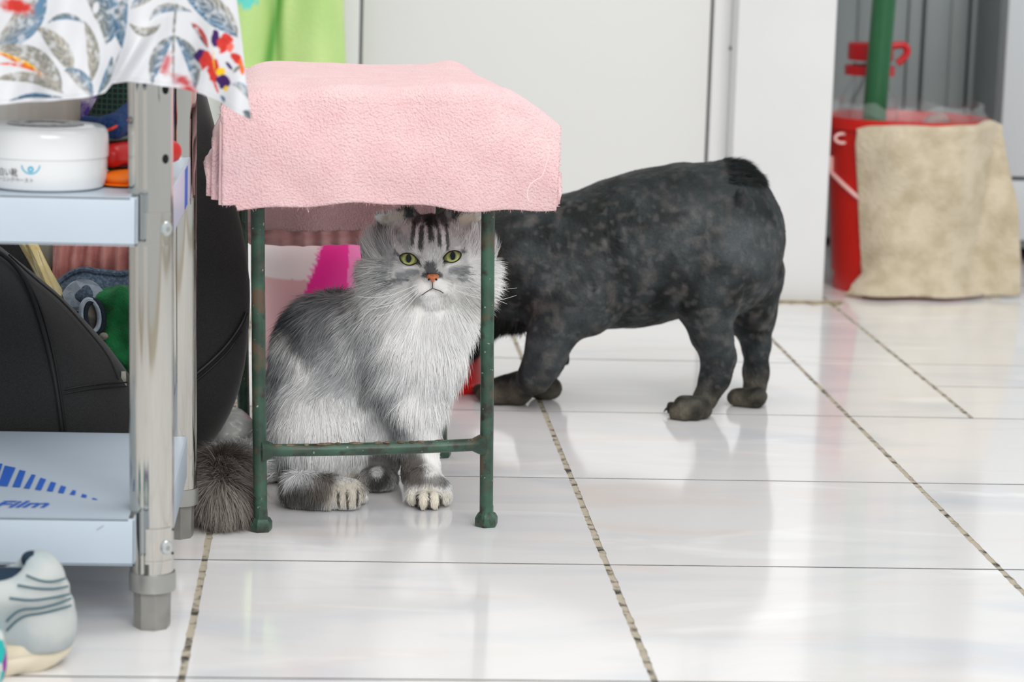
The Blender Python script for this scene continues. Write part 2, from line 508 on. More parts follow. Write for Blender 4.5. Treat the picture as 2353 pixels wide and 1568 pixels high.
M_CABINET = mat('light_grey_panel', (196, 201, 204), 0.5)
M_DARK = mat('dark_gap', (70, 76, 76), 0.8)

floor = MB().box((-1.3, 0.6, -0.05), (2.6, 5.4, -0.0008)).build('floor', M_GROUT, None, False)
tag(floor, 'floor of glossy white marble tiles with dirty grout joints', None, kind='structure')
_tiles = {}
def ragged_tile(x0, x1, y0, y1, seed):
    """a tile slab with slightly chipped edges along its long joints"""
    R = random.Random(seed); g = 0.0021; gl = 0.0030
    pts = []
    def edge(a, b, amp, n):
        for i in range(n):
            t = i/n; j = (0 if i == 0 else R.uniform(0, amp)*(1 if R.random() < 0.45 else 0.25))
            pts.append((a[0] + (b[0]-a[0])*t, a[1] + (b[1]-a[1])*t, j))
    A, B, C_, D = (x0+gl, y0+g), (x1-gl, y0+g), (x1-gl, y1-g), (x0+gl, y1-g)
    out = []
    for (a, b, inn, amp, n) in ((A, B, (0, 1), 0.0006, 14), (B, C_, (-1, 0), 0.0013, 46), (C_, D, (0, -1), 0.0006, 14), (D, A, (1, 0), 0.0013, 46)):
        pts = []; edge(a, b, amp, n)
        out += [(x + inn[0]*j, y + inn[1]*j) for x, y, j in pts]
    m = MB(); m.poly([(x, y, -0.008) for x, y in out], (0, 0, 0.008))
    return m
def add_tile(x0, x1, y0, y1, seed):
    t = ragged_tile(x0, x1, y0, y1, seed).build('tile', M_TILE, None, False)
    t.parent = floor
    return t
_s = 0
for i in range(-3, 7):
    for j in range(-4, 7):
        x0, y0 = GX0 + i*TILE, GY0 + j*TILE
        if i >= 2 and j >= 2: continue
        if y0 < 0.9 or x0 > 2.2: continue
        _s += 1; add_tile(x0, x0 + TILE, y0, y0 + TILE, _s)
X3, X4 = GX0 + 2*TILE, 0.850
for y0, y1 in ((3.35, 3.75), (3.75, 4.15), (4.15, 4.55), (4.55, 4.95), (4.95, 5.35)):
    _s += 1; add_tile(X3, X4, y0, y1, _s)
for k in range(3):
    xa, xb = X4 + k*TILE, X4 + (k+1)*TILE
    for y0, y1 in ((3.35, 3.58), (3.58, 3.76), (3.76, 4.16), (4.16, 4.56), (4.56, 4.96), (4.96, 5.36)):
        _s += 1; add_tile(xa, xb, y0, y1, _s)

M_GDARK = mat('black_grout', (66, 68, 66), 0.95, noise=(40, (120, 116, 106), 0.55, 0.75, 5))
for j in range(-4, 7):
    yy = GY0 + j*TILE
    if yy < 0.9: continue
    MB().box((-1.29, yy - 0.0026, -0.003), (2.5 if j <= 2 else X3, yy + 0.0026, -0.0004)).build('grout_line', M_GDARK, floor, False)
for yy in (3.58, 3.76):
    MB().box((X4, yy - 0.0026, -0.003), (2.0, yy + 0.0026, -0.0004)).build('grout_line', M_GDARK, floor, False)
Ztop = 2.5
# door leaf, its frame, the pillar beside it and the plain wall to the left
w = MB().box((-1.25, 4.44, -0.02), (-0.02, 4.56, Ztop)).build('wall_back', M_WALL, None, False); tag(w, kind='structure')
w = MB().box((0.6725, 4.352, -0.02), (0.8375, 5.2, Ztop), 0.004).build('wall_pillar', M_WALL, None, True); tag(w, kind='structure')
d = MB().box((0.0535, 4.421, 0.004), (0.6365, 4.465, 2.05), 0.002).build('door_1', M_DOOR, None, True); tag(d, kind='structure')
t = MB().box((-0.02, 4.418, 0), (0.0485, 4.5, 2.1), 0.003).build('trim_1', M_FRAME, None, True); tag(t, kind='structure')
t = MB().box((0.6415, 4.415, 0), (0.6725, 4.5, 2.1), 0.003).build('trim_2', M_FRAME, None, True); tag(t, kind='structure')
sc_ = MB().lathe((0, 0, 0), [(0.0, 0.0), (0.0035, 0.0), (0.003, 0.0015), (0.0, 0.002)], 12)
sc_.bm.transform(Matrix.Translation(at(1680, 111, 4.414).tolist()) @ Matrix.Rotation(math.pi/2, 4, 'X'))
sc_.build('screw', M_DARK, t)
b = MB().box((0.03, 4.468, -0.02), (0.672, 4.56, Ztop)).build('wall_behind_door', M_FRAME, None, False); tag(b, kind='structure')
w = MB().box((-1.30, 0.9, -0.02), (-1.25, 4.56, Ztop)).build('wall_left', M_WALL, None, False); tag(w, kind='structure')
# recess on the right: ribbed metal sheets and a light panel
w = MB().box((0.8385, 5.15, -0.02), (2.3, 5.2, Ztop)).build('wall_recess', M_DARK, None, False); tag(w, kind='structure')
xs = 0.8375; k = 0
Rr = random.Random(3)
while xs < 1.62:
    wd = (0.036, 0.058, 0.028, 0.05)[k % 4]
    dpt = (0.0, 0.012, 0.004, 0.016)[k % 4]
    MB().box((xs, 5.10 - dpt, 0.02), (xs + wd, 5.15, 2.3), 0.004).build('slat', M_SLAT, w)
    xs += wd + 0.003; k += 1
cab = thing('cabinet', (1.5, 4.88, 0), 'light grey metal cupboard at the right edge behind the draped rag', 'cupboard')
cx = at(2302, 200, 4.86)[0]
zl = at(2345, 412, 4.86)[2]
MB().box((cx, 4.9, 0.03), (cx + 0.6, 5.075, 1.9), 0.004).build('body', M_SLAT, cab)
MB().box((cx + 0.004, 4.86, zl + 0.004), (cx + 0.6, 4.9, 1.9), 0.003).build('door', M_CABINET, cab)
MB().box((cx + 0.004, 4.86, 0.05), (cx + 0.6, 4.9, zl - 0.003), 0.003).build('drawer_front', M_CABINET, cab)
for lx in (cx + 0.03, cx + 0.55):
    MB().lathe((lx, 4.95, 0), [(0, 0), (0.015, 0), (0.012, 0.035), (0, 0.035)], 14).build('foot', M_DARK, cab)
# dirty mortar left along the foot of the pillar
Rr = random.Random(11); top = []; n = 40
x0, x1 = 0.672, 0.87
m = MB(); pts = [(x0, 4.353, 0.0003)]
lower = [(x0 + (x1-x0)*i/n, 4.353 - 0.016 - Rr.uniform(0, 0.022)*(0.5 + 0.5*math.sin(i*0.9)), 0.0003) for i in range(n+1)]
m.poly([(x1, 4.353, -0.001), (x0, 4.353, -0.001)] + [(a, b_, -0.001) for a, b_, c in lower], (0, 0, 0.0035))
t = m.build('trim_3', mat('brown_mortar', (176, 160, 130), 0.95, noise=(60, (120, 106, 78), 0.4, 0.65, 5), bump=(200, 0.6, 0.003)), None, False)
tag(t, kind='structure')
# ================================================================== STOOL
def green_paint():
    m, nt, b = nodes('chipped_green_paint')
    tc = nt.nodes.new('ShaderNodeTexCoord')
    def nz(scale, detail=5):
        n = nt.nodes.new('ShaderNodeTexNoise'); n.inputs['Scale'].default_value = scale; n.inputs['Detail'].default_value = detail
        nt.links.new(tc.outputs['Object'], n.inputs['Vector']); return n.outputs['Fac']
    def ramp(f, lo, hi):
        r = nt.nodes.new('ShaderNodeMapRange'); r.inputs[1].default_value = lo; r.inputs[2].default_value = hi
        nt.links.new(f, r.inputs[0]); return r.outputs[0]
    def mx(f, a, c2):
        x = nt.nodes.new('ShaderNodeMix'); x.data_type = 'RGBA'; nt.links.new(f, x.inputs['Factor'])
        if isinstance(a, tuple): x.inputs['A'].default_value = a
        else: nt.links.new(a, x.inputs['A'])
        x.inputs['B'].default_value = c2; return x.outputs['Result']
    c = mx(ramp(nz(26), 0.36, 0.62), lin((58, 94, 75)), lin((40, 63, 51)))
    c = mx(ramp(nz(75), 0.53, 0.68), c, lin((44, 42, 36)))
    c = mx(ramp(nz(33), 0.57, 0.68), c, lin((92, 74, 56)))
    c = mx(ramp(nz(48), 0.60, 0.70), c, lin((70, 72, 58)))
    c = mx(ramp(nz(210, 2), 0.70, 0.76), c, lin((160, 158, 140)))
    nt.links.new(c, b.inputs['Base Color'])
    b.inputs['Roughness'].default_value = 0.42
    bp = nt.nodes.new('ShaderNodeBump'); bp.inputs['Strength'].default_value = 0.35; bp.inputs['Distance'].default_value = 0.001
    nt.links.new(nz(120), bp.inputs['Height']); nt.links.new(bp.outputs['Normal'], b.inputs['Normal'])
    return m
M_GREEN = green_paint()
M_RUST = mat('rusty_weld', (78, 66, 50), 0.8, noise=(90, (128, 114, 92), 0.4, 0.65), bump=(200, 0.5, 0.002))
M_SEAT = mat('stool_seat_board', (150, 128, 104), 0.7)
fl_l, fl_r = fl(598, 1220), fl(1117, 1209)
rr_l, rr_r = fl(560, 1052), fl(1013, 1050)
stool = thing('stool', (fl_l + fl_r + rr_l + rr_r)/4*[1, 1, 0], 'green painted pipe stool with a pink towel over its seat, cat underneath', 'stool')
LEAN = np.array([-0.0092, 0.0, 0.40])
SEAT_Z = 0.425
tops = []
for nm, p in (('leg', fl_l), ('leg', fl_r), ('leg', rr_l), ('leg', rr_r)):
    p = p*[1, 1, 0]
    pts = [p + [0, 0, 0.012] + LEAN*t for t in np.linspace(0, 1.0, 12)]
    pts = [q + [random.uniform(-.0003, .0003), random.uniform(-.0003, .0003), 0] for q in pts]
    lg = MB().tube(pts, 0.0071, 20).build('leg', M_GREEN, stool)
    tops.append(pts[-1])
    m = MB().lathe(p, [(0, 0.0), (0.0115, 0.0), (0.0128, 0.0025), (0.0128, 0.0095), (0.0105, 0.0135), (0.0078, 0.015), (0.0076, 0.022), (0, 0.022)], 6, a0=0.3)
    m.build('foot', M_GREEN, lg, True, 30)
# front crossbar with fat weld fillets
ca, cb_ = at(600, 1036, fl_l[1]), at(1112, 1022, fl_r[1])
cp = [ca + (cb_ - ca)*t + [0, 0, -0.0012*math.sin(math.pi*t)] for t in np.linspace(0, 1, 15)]
rad = [0.0125, 0.0100] + [0.0066]*11 + [0.0100, 0.0125]
cp[1] = ca + (cb_ - ca)*0.028; cp[2] = ca + (cb_-ca)*0.058; cp[-2] = ca + (cb_ - ca)*0.975; cp[-3] = ca + (cb_-ca)*0.945
bar = MB().tube(cp, rad, 18).build('crossbar', M_GREEN, stool)
for t in (0.045, 0.08, 0.13, 0.2, 0.27, 0.30, 0.34, 0.42, 0.52, 0.56, 0.62, 0.67, 0.71, 0.80, 0.955):
    q = ca + (cb_ - ca)*t
    MB().sphere(q + [0, random.uniform(-0.0025, 0.0005), 0.0049], (random.uniform(0.003, 0.009), random.uniform(0.002, 0.004), 0.0017), 10, 6).build('rust_patch', M_RUST, bar)
# top rails and seat board (under the towel)
TF_L, TF_R, TR_L, TR_R = tops
for a, b_ in ((TF_L, TF_R), (TF_R, TR_R), (TR_R, TR_L), (TR_L, TF_L)):
    MB().tube([a, b_], 0.0068, 14).build('seat_rail', M_GREEN, stool)
c0 = (TF_L + TF_R + TR_L + TR_R)/4
MB().hexa([TF_L + [-.012, -.012, .006], TF_R + [.012, -.012, .006], TR_R + [.012, .012, .006], TR_L + [-.012, .012, .006],
           TF_L + [-.012, -.012, .022], TF_R + [.012, -.012, .022], TR_R + [.012, .012, .022], TR_L + [-.012, .012, .022]], 0.004).build('seat', M_SEAT, stool)
bq = at(1027, 936, rr_r[1] - 0.012)
MB().sphere(bq, 0.005, 12, 8).build('bolt', mat('dark_red_bolt', (92, 28, 24), 0.5), stool)
# ================================================================== STEEL RACK
M_STEEL = mat('polished_steel_tube', (208, 205, 198), 0.07, metal=1.0, noise=(4, (188, 184, 176), 0.35, 0.7, 3, (6, 6, 0.6)))
M_TRAY = mat('pale_blue_tray_enamel', (192, 204, 215), 0.38, noise=(5, (182, 195, 207), 0.4, 0.7))
M_COLLAR = mat('grey_cast_collar', (168, 168, 164), 0.35, metal=0.7, bump=(60, 0.2, 0.002))
M_FOOT = mat('grey_plastic_foot', (150, 149, 144), 0.4, metal=0.3, noise=(30, (132, 131, 126), 0.4, 0.7))
M_BOLT = mat('zinc_bolt', (200, 206, 206), 0.3, metal=0.8)
M_HOLE = mat('black_hole', (12, 12, 12), 0.9)
M_BLUE = mat('blue_film_print', (22, 92, 190), 0.5)
M_LILAC = mat('lilac_film', (206, 208, 228), 0.3)
pf = at(353, 1000, 2.305); pr = fl(406, 1243)
PXF, PYF = pf[0], 2.305
PXR, PYR = pr[0], 2.645
rack = thing('shelf_rack', (PXF - 0.3, 2.46, 0), 'steel tube shelf rack with pale blue trays at the left edge', 'shelf')
def post_mesh():
    m = MB(); n = 48; prof = []
    for k in range(n):
        a = 2*math.pi*k/n; r = 0.0195
        da = (a - math.radians(252) + math.pi) % (2*math.pi) - math.pi
        r -= 0.0026*math.exp(-(da/0.085)**2)
        prof.append((r*math.cos(a), r*math.sin(a)))
    zs = np.linspace(0.040, 0.76, 6); rings = []
    for z in zs:
        lx = -0.0105*(z - 0.0)
        rings.append([m.bm.verts.new((x + lx, y, float(z))) for x, y in prof])
    for a, b in zip(rings, rings[1:]):
        for k in range(n): m.bm.faces.new((a[k], a[(k+1) % n], b[(k+1) % n], b[k]))
    m.bm.faces.new(rings[0][::-1]); m.bm.faces.new(rings[-1])
    return m
RACK_L = 0.62
for (px_, py_) in ((PXF, PYF), (PXR, PYR), (PXF - RACK_L, PYF), (PXR - RACK_L, PYR)):
    m = post_mesh(); m.bm.transform(Matrix.Translation((px_, py_, 0)))
    post = m.build('post', M_STEEL, rack, True, 60)
    z0 = 0.043
    MB().lathe((px_, py_, 0), [(0.0196, z0 - 0.008), (0.0205, z0 - 0.008), (0.0208, z0 - 0.006), (0.0208, z0 + 0.006), (0.0203, z0 + 0.009), (0.0196, z0 + 0.009)], 36).build('collar', M_COLLAR, post)
    MB().lathe((px_, py_, 0), [(0, 0), (0.0155, 0.0), (0.0165, 0.003), (0.0165, 0.017), (0.0170, 0.036), (0, 0.036)], 8, a0=math.radians(12)).build('foot', M_FOOT, post, True, 25)
    for zc in (0.386 - 0.0, 0.094):
        pass
# brackets, bolts and holes on the front post that faces the camera
def on_post(u, v, r=0.0196, PX=None, PY=None):
    PX = PXF if PX is None else PX; PY = PYF if PY is None else PY
    q = at(u, v, PY); z = q[2]; dx = q[0] - (PX - 0.0105*z)
    dx = max(-r*0.95, min(r*0.95, dx)); a = math.asin(dx/r)
    return np.array([PX - 0.0105*z + r*math.sin(a), PY - r*math.cos(a), z]), a
posts = [o for o in COL.objects if o.parent == rack and o.name.startswith('post')]
def disc(u, v, r, h, m, name, parent, sx=1.0):
    q, a = on_post(u, v)
    b = MB().lathe((0, 0, 0), [(0, -0.002), (r, -0.002), (r, h*0.6), (r*0.85, h), (0, h)], 20)
    b.bm.transform(Matrix.Translation(q.tolist()) @ Matrix.Rotation(a, 4, 'Z') @ Matrix.Rotation(math.pi/2, 4, 'X') @ Matrix.Diagonal((sx, 1, 1, 1)))
    return b.build(name, m, parent)
for v0, v1, vb in ((487, 556, 521), (1208, 1282, 1249)):
    q0, _ = on_post(360, v0); q1, _ = on_post(360, v1); m = MB()
    for zz, hh, rr in (((q0[2] + q1[2])/2, (q0[2] - q1[2])/2, 0.0202), (q0[2], 0.0013, 0.0209), (q1[2], 0.0013, 0.0209)):
        n = 14; a0, a1 = math.radians(-14), math.radians(62)
        prof = [0.0190, rr, rr, 0.0190]; zsl = [zz - hh, zz - hh, zz + hh, zz + hh]
        cx_ = PXF - 0.0105*zz; rows = []
        for i in range(n + 1):
            a = a0 + (a1 - a0)*i/n
            rows.append([m.bm.verts.new((cx_ + prof[k]*math.sin(a), PYF - prof[k]*math.cos(a), zsl[k])) for k in range(4)])
        for a, b in zip(rows, rows[1:]):
            for k in range(4): m.bm.faces.new((a[k], a[(k+1) % 4], b[(k+1) % 4], b[k]))
        m.bm.faces.new(rows[0]); m.bm.faces.new(rows[-1][::-1])
    br = m.build('bracket', M_STEEL, posts[0])
    disc(383, vb, 0.0066, 0.0028, M_BOLT, 'bolt', posts[0], 0.9)
    disc(384, vb + 1, 0.0026, 0.0032, M_COLLAR, 'bolt', posts[0], 0.9)
for v in (362, 203): disc(383, v, 0.0042, 0.0004, M_HOLE, 'hole', posts[0], 0.8)
disc(400, 1213, 0.0012, 0.0009, M_HOLE, 'hole', posts[0]); disc(400, 1268, 0.0012, 0.0009, M_HOLE, 'hole', posts[0])
# trays
def tray(zt, name='tray'):
    xl, xr = PXF - RACK_L - 0.012, at(314, 500, 2.266)[0]
    xf = PXF + 0.004
    m = MB()
    m.box((xl, 2.266, zt - 0.0018), (PXF - 0.019, 2.64, zt))                       # deck
    m.box((xl, 2.266, zt - 0.042), (xr, 2.2685, zt), 0.0008)                        # front lip
    m.box((xl, 2.266, zt - 0.042), (xr, 2.280, zt - 0.0405))                        # return of the lip
    m.box((xr - 0.0015, 2.266, zt - 0.042), (xr, 2.2845, zt - 0.001))
    m.box((xl, 2.638, zt - 0.042), (PXF - 0.019, 2.6405, zt), 0.0008)               # rear lip
    m.box((PXF + 0.0105, PYF + 0.012, zt - 0.042), (PXF + 0.013, PYR - 0.012, zt), 0.0008)  # right flange
    m.box((PXF - 0.021, PYF + 0.015, zt - 0.0018), (PXF + 0.011, PYR - 0.012, zt))
    return m.build(name, M_TRAY, rack, True, 30)
Z_LO, Z_UP, Z_TOP = 0.108, 0.391, 0.70
t_lo = tray(Z_LO); t_up = tray(Z_UP); t_top = tray(Z_TOP)
# printed protective film on the lower tray
zp = Z_LO + 0.0006
bars = [((-16, 1064), (6, 1066), (-9, 1114), (-30, 1112)), ((11, 1070), (36, 1075), (17, 1118), (-5, 1116)), ((45, 1080), (59, 1083), (46, 1120), (28, 1119)),
        ((73, 1090), (82, 1092), (68, 1123), (54, 1122)), ((93, 1098), (106, 1102), (94, 1127), (80, 1125)), ((117, 1107), (129, 1110), (121, 1130), (107, 1128)),
        ((140, 1116), (152, 1119), (146, 1134), (133, 1132)), ((167, 1126), (175, 1128), (172, 1138), (160, 1136)), ((189, 1135), (200, 1138), (198, 1144), (186, 1142)), ((214, 1144), (225, 1148), (223, 1148.6), (211, 1147))]
for q in bars:
    MB().poly([fl(u, v, zp) for u, v in q]).build('film_stripe', M_BLUE, t_lo, False)
V, Fs = text_mesh('Film', 0.35, 0.02)
x0, x1 = V[:, 0].min(), V[:, 0].max(); y1 = V[:, 1].max()
pA, pB = fl(-16, 1166, zp), fl(110, 1166, zp); pT = fl(-16, 1151, zp)
Wt = np.array([pA + (pB - pA)*((x - x0)/(x1 - x0)) + np.array([0, (pT - pA)[1], 0])*(y/y1) for x, y, _ in V])
poly_obj('film_lettering', Wt, Fs, M_BLUE, t_lo)
sc1, sc2 = at(222, 1218, 2.2655), at(238, 1208, 2.2655)
MB().poly([sc1, sc2, sc2 + [0, 0, -0.0006], sc1 + [0, 0, -0.0006]]).build('scratch', mat('scratch', (120, 126, 132), .7), t_lo, False)
# film wrapped on the right flange of the upper tray
fx = PXF + 0.0132
def flange(y0, y1, z0, z1, m, nm, off=0.0):
    MB().poly([(fx + off, y0, z0), (fx + off, y1, z0), (fx + off, y1, z1), (fx + off, y0, z1)], (0.0003, 0, 0)).build(nm, m, t_up, False)
flange(PYF + 0.02, PYR - 0.02, Z_UP - 0.040, Z_UP - 0.002, M_LILAC, 'film_wrap')
flange(PYR - 0.12, PYR - 0.075, Z_UP - 0.040, Z_UP - 0.002, M_BLUE, 'film_stripe', 0.0004)
for tt in (Z_UP, Z_LO):
    pass

# ------------------------------------------------------------------ things on the upper tray
M_JAR = mat('white_glossy_plastic', (230, 231, 232), 0.22, coat=0.3)
jc = np.array([at(105, 440, 2.335)[0], 2.335, Z_UP + 0.0003]); JR = 0.0545
jar = thing('cream_jar', jc, 'round white cleaning paste jar with blue smile mark on upper tray', 'jar')
hj = at(105, 385, 2.28)[2] - Z_UP
MB().lathe(jc, [(0, 0.0), (JR*0.86, 0.0), (JR*0.93, 0.002), (JR*0.975, 0.009), (JR*0.985, 0.015), (JR*0.985, 0.030), (0, 0.030)], 72).build('body', M_JAR, jar)
MB().lathe(jc, [(JR*0.99, 0.028), (JR*1.005, 0.0285), (JR*1.005, 0.0455), (JR*0.99, 0.0505), (JR*0.95, 0.0535), (JR*0.90, 0.0548), (JR*0.55, 0.0556), (0, 0.0560)], 72).build('lid', M_JAR, jar)
body = [o for o in COL.objects if o.parent == jar and o.name.startswith('body')][0]
M_INK = mat('dark_grey_print', (70, 70, 72), 0.5); M_CYAN = mat('cyan_print', (56, 176, 208), 0.5)
def wrap_text(s_, u0, u1, v0, v1, m, nm, bold=0.0):
    V, Fs = text_mesh(s_, 0, bold)
    a, b = V[:, 0].min(), V[:, 0].max(); c, d_ = V[:, 1].min(), V[:, 1].max()
    r = JR*0.988; out = []
    def ang(u):
        dx = at(u, (v0 + v1)/2, jc[1] - r*0.95)[0] - jc[0]; return math.asin(max(-.999, min(.999, dx/r)))
    A0, A1 = ang(u0), ang(u1); zt_, zb = at((u0+u1)/2, v0, jc[1] - r)[2], at((u0+u1)/2, v1, jc[1] - r)[2]
    for x, y, _ in V:
        t = A0 + (A1 - A0)*(x - a)/(b - a); z = zb + (zt_ - zb)*(y - c)/(d_ - c)
        out.append((jc[0] + r*math.sin(t), jc[1] - r*math.cos(t), z))
    poly_obj(nm, out, Fs, m, body)
wrap_text('白い靴', -4, 40, 388, 407, M_INK, 'lettering', 0.012)
wrap_text('クリーニングペースト', -22, 77, 409, 419, M_INK, 'lettering')
def wrap_arc(cu, cv, ru, rv, a0, a1, wd, m, nm, n=24):
    r = JR*0.989; pts = []
    def P3(u, v):
        q = at(u, v, jc[1] - r*0.95); dx = max(-r*.99, min(r*.99, q[0] - jc[0])); t = math.asin(dx/r)
        return (jc[0] + r*math.sin(t), jc[1] - r*math.cos(t), q[2])
    A = [a0 + (a1 - a0)*i/n for i in range(n + 1)]
    o_ = [P3(cu + (ru + wd)*math.cos(t), cv + (rv + wd)*math.sin(t)) for t in A]
    i_ = [P3(cu + (ru - wd)*math.cos(t), cv + (rv - wd)*math.sin(t)) for t in A]
    Fs = [(i, i+1, n+2+i, n+1+i) for i in range(n)]
    poly_obj(nm, o_ + i_, Fs, m, body)
wrap_arc(71, 379, 21, 20, 0.05, math.pi - 0.05, 1.6, M_CYAN, 'smile_mark')
wrap_arc(71, 389, 5, 5, 0, 2*math.pi, 2.2, M_CYAN, 'smile_mark')
M_SMUDGE = mat('grey_lid_print', (196, 196, 196), 0.5, noise=(160, (120, 118, 116), 0.48, 0.6))
MB().lathe(jc, [(JR*0.30, 0.0564), (JR*0.62, 0.0561)], 48).build('lid_print', M_SMUDGE, jar)

M_CUP = mat('milky_plastic', (214, 204, 194), 0.35, sub=0.3)
cc = np.array([at(62, 300, 2.46)[0], 2.47, Z_UP + 0.0003])
m = MB(); n = 96; R0 = 0.0485
rings = []
for z, k, amp in ((0.0, 0.93, 0), (0.004, 0.97, 0.3), (0.012, 0.98, 1), (0.085, 1.0, 1), (0.094, 1.02, 0.2), (0.105, 1.02, 0), (0.105, 0.98, 0), (0.006, 0.92, 0)):
    rings.append([m.bm.verts.new((cc[0] + (R0*k - amp*0.0014*abs(math.sin(15*2*math.pi*i/n/1.0)))*math.cos(2*math.pi*i/n), cc[1] + (R0*k - amp*0.0014*abs(math.sin(15*2*math.pi*i/n)))*math.sin(2*math.pi*i/n), cc[2] + z)) for i in range(n)])
for a, b in zip(rings, rings[1:]):
    for k in range(n): m.bm.faces.new((a[k], a[(k+1) % n], b[(k+1) % n], b[k]))
m.bm.faces.new(rings[0][::-1]); m.bm.faces.new(rings[-1])
cup = m.build('tumbler', M_CUP, None); tag(cup, 'ribbed milky plastic tumbler behind the white jar', 'tumbler')

# footwear pile right of the jar
M_ORANGE = mat('orange_foam', (246, 122, 22), 0.45); M_RED = mat('red_rubber', (196, 26, 22), 0.35, bump=(300, 0.1, 0.001))
M_NAVY = mat('navy_knit', (22, 62, 116), 0.8, noise=(260, (14, 40, 84), 0.4, 0.6), bump=(500, 0.5, 0.001))
M_TRIM = mat('orange_red_trim', (235, 62, 30), 0.6); M_SLATE = mat('slate_trim', (52, 70, 88), 0.6)
M_SAGE = mat('grey_green_sole', (92, 108, 98), 0.7); M_PURPLE = mat('purple_fleece', (92, 58, 150), 0.9, noise=(30, (196, 184, 196), 0.52, 0.62))
def sdf_obj(fld, name, m, parent, smooth=2, noise=None):
    V, F = fld.mesh(smooth, noise); return mesh_np(name, V, F, m, parent), V, F
YL, YR2 = 2.356, 2.42
oc = np.array([at(270, 440, YL)[0], YL, Z_UP])
orange = thing('foam_sandal', oc, 'bright orange foam sandal at the bottom of the shoe pile', 'shoe')
uo = at(288, 430, YL)[0]
f = Field((uo - .05, YL - .05, Z_UP - .01), (uo + .07, YL + .14, Z_UP + .05), 0.0018)
f.cone((uo, YL, Z_UP + 0.0076), (uo + .012, YL + .09, Z_UP + 0.0076), 0.0225, 0.021, 0.003, flat=((0, 0, 1), 3.1))
sdf_obj(f, 'body', M_ORANGE, orange)
f = Field((uo - .05, YL - .05, Z_UP - .01), (uo + .07, YL + .14, Z_UP + .03), 0.0014)
f.cone((uo, YL, Z_UP + 0.0026), (uo + .012, YL + .09, Z_UP + 0.0026), 0.0245, 0.023, 0.001, flat=((0, 0, 1), 11.0))
sdf_obj(f, 'sole', M_ORANGE, orange)
zr = Z_UP + 0.0152
ta = np.array([at(260, 366, YL)[0], YL + .002, 0]); tb = np.array([at(402, 371, YR2)[0], YR2, 0])
red = thing('rubber_slipper', (ta[0], YL, zr), 'red rubber slipper lying on the orange sandal, toe beyond the post', 'shoe')
f = Field((ta[0] - .05, YL - .04, zr - .02), (tb[0] + .04, YR2 + .05, zr + .05), 0.002)
f.cone(ta + [0, 0, zr + .0115], tb + [-.004, 0, zr + .0105], 0.0112, 0.0105, 0.004)
f.cone(ta + [.000, .016, zr + .0115], tb + [-.016, .014, zr + .0110], 0.0165, 0.014, 0.006, flat=((0, 0, 1), 1.55))
sdf_obj(f, 'body', M_RED, red)
f = Field((ta[0] - .05, YL - .04, zr - .02), (tb[0] + .04, YR2 + .05, zr + .03), 0.0016)
f.cone(ta + [.002, .010, zr + .0020], tb + [-.010, .010, zr + .0020], 0.0165, 0.014, 0.001, flat=((0, 0, 1), 8.0))
sdf_obj(f, 'sole', mat('dark_maroon_sole', (60, 14, 22), 0.6), red)
zn = zr + 0.0222
pA, pB, pC = [np.array([at(u, 300, y)[0], y, 0]) for u, y in ((196, YL + .045), (258, YL + .012), (318, YL + .062))]
nav = thing('navy_trainer', (pB[0], YL, zn), 'navy trainer with orange red trim on top of the shoe pile', 'shoe')
f = Field((pA[0] - .03, YL - .04, zn - .02), (pC[0] + .03, YR2 + .04, zn + .06), 0.0018)
f.cone(pA + [0, .0, zn + .0155], pB + [0, 0, zn + .0130], 0.0055, 0.0098, 0.008)
f.cone(pB + [0, 0, zn + .0135], pC + [0, 0, zn + .0235], 0.0100, 0.0140, 0.008)
sdf_obj(f, 'body', M_NAVY, nav)
f = Field((pA[0] - .03, YL - .04, zn - .02), (pC[0] + .03, YR2 + .04, zn + .02), 0.0014)
f.cone(pB + [-.004, .004, zn + .0035], pC + [0, .002, zn + .0035], 0.0125, 0.0150, 0.001, flat=((0, 0, 1), 3.9))
sdf_obj(f, 'sole', M_SAGE, nav)
MB().tube([at(u, v, y) for u, v, y in ((226, 303, YL + .006), (240, 301, YL + .000), (256, 296, YL - .003), (275, 286, YL + .006), (290, 277, YL + .018), (304, 268, YL + .030))], 0.0013, 8).build('trim', M_TRIM, nav)
MB().tube([at(u, v, y) for u, v, y in ((244, 291, YL + .012), (256, 286, YL + .008), (272, 275, YL + .016), (290, 263, YL + .028), (304, 255, YL + .038))], 0.0032, 10).build('collar', M_SLATE, nav)
# dark mesh shoe standing behind and a purple fleece bundle
def checks():
    m, nt, b = nodes('dark_green_check_mesh')
    tc = nt.nodes.new('ShaderNodeTexCoord'); ck = nt.nodes.new('ShaderNodeTexBrick')
    ck.offset = 0.0; ck.inputs['Scale'].default_value = 90; ck.inputs['Color1'].default_value = lin((14, 18, 18)); ck.inputs['Color2'].default_value = lin((16, 22, 20)); ck.inputs['Mortar'].default_value = lin((34, 74, 60))
    ck.inputs['Mortar Size'].default_value = 0.06; ck.inputs['Brick Width'].default_value = 0.45; ck.inputs['Row Height'].default_value = 0.45
    mp = nt.nodes.new('ShaderNodeMapping'); mp.inputs['Rotation'].default_value = (math.pi/2, 0, 0)
    nt.links.new(tc.outputs['Object'], mp.inputs['Vector']); nt.links.new(mp.outputs[0], ck.inputs['Vector'])
    nt.links.new(ck.outputs['Color'], b.inputs['Base Color']); b.inputs['Roughness'].default_value = 0.8
    return m
YB = 2.47
q = at(262, 250, YB)
dk = thing('mesh_shoe', (q[0], YB, Z_UP), 'dark green checked mesh shoe upright behind the navy trainer', 'shoe')
f = Field((q[0] - .06, YB - .035, Z_UP - .01), (q[0] + .08, YB + .03, q[2] + .08), 0.003)
f.cone((q[0] + .005, YB, Z_UP + .024), (q[0] - .004, YB, q[2] - .02), 0.024, 0.022, 0.01)
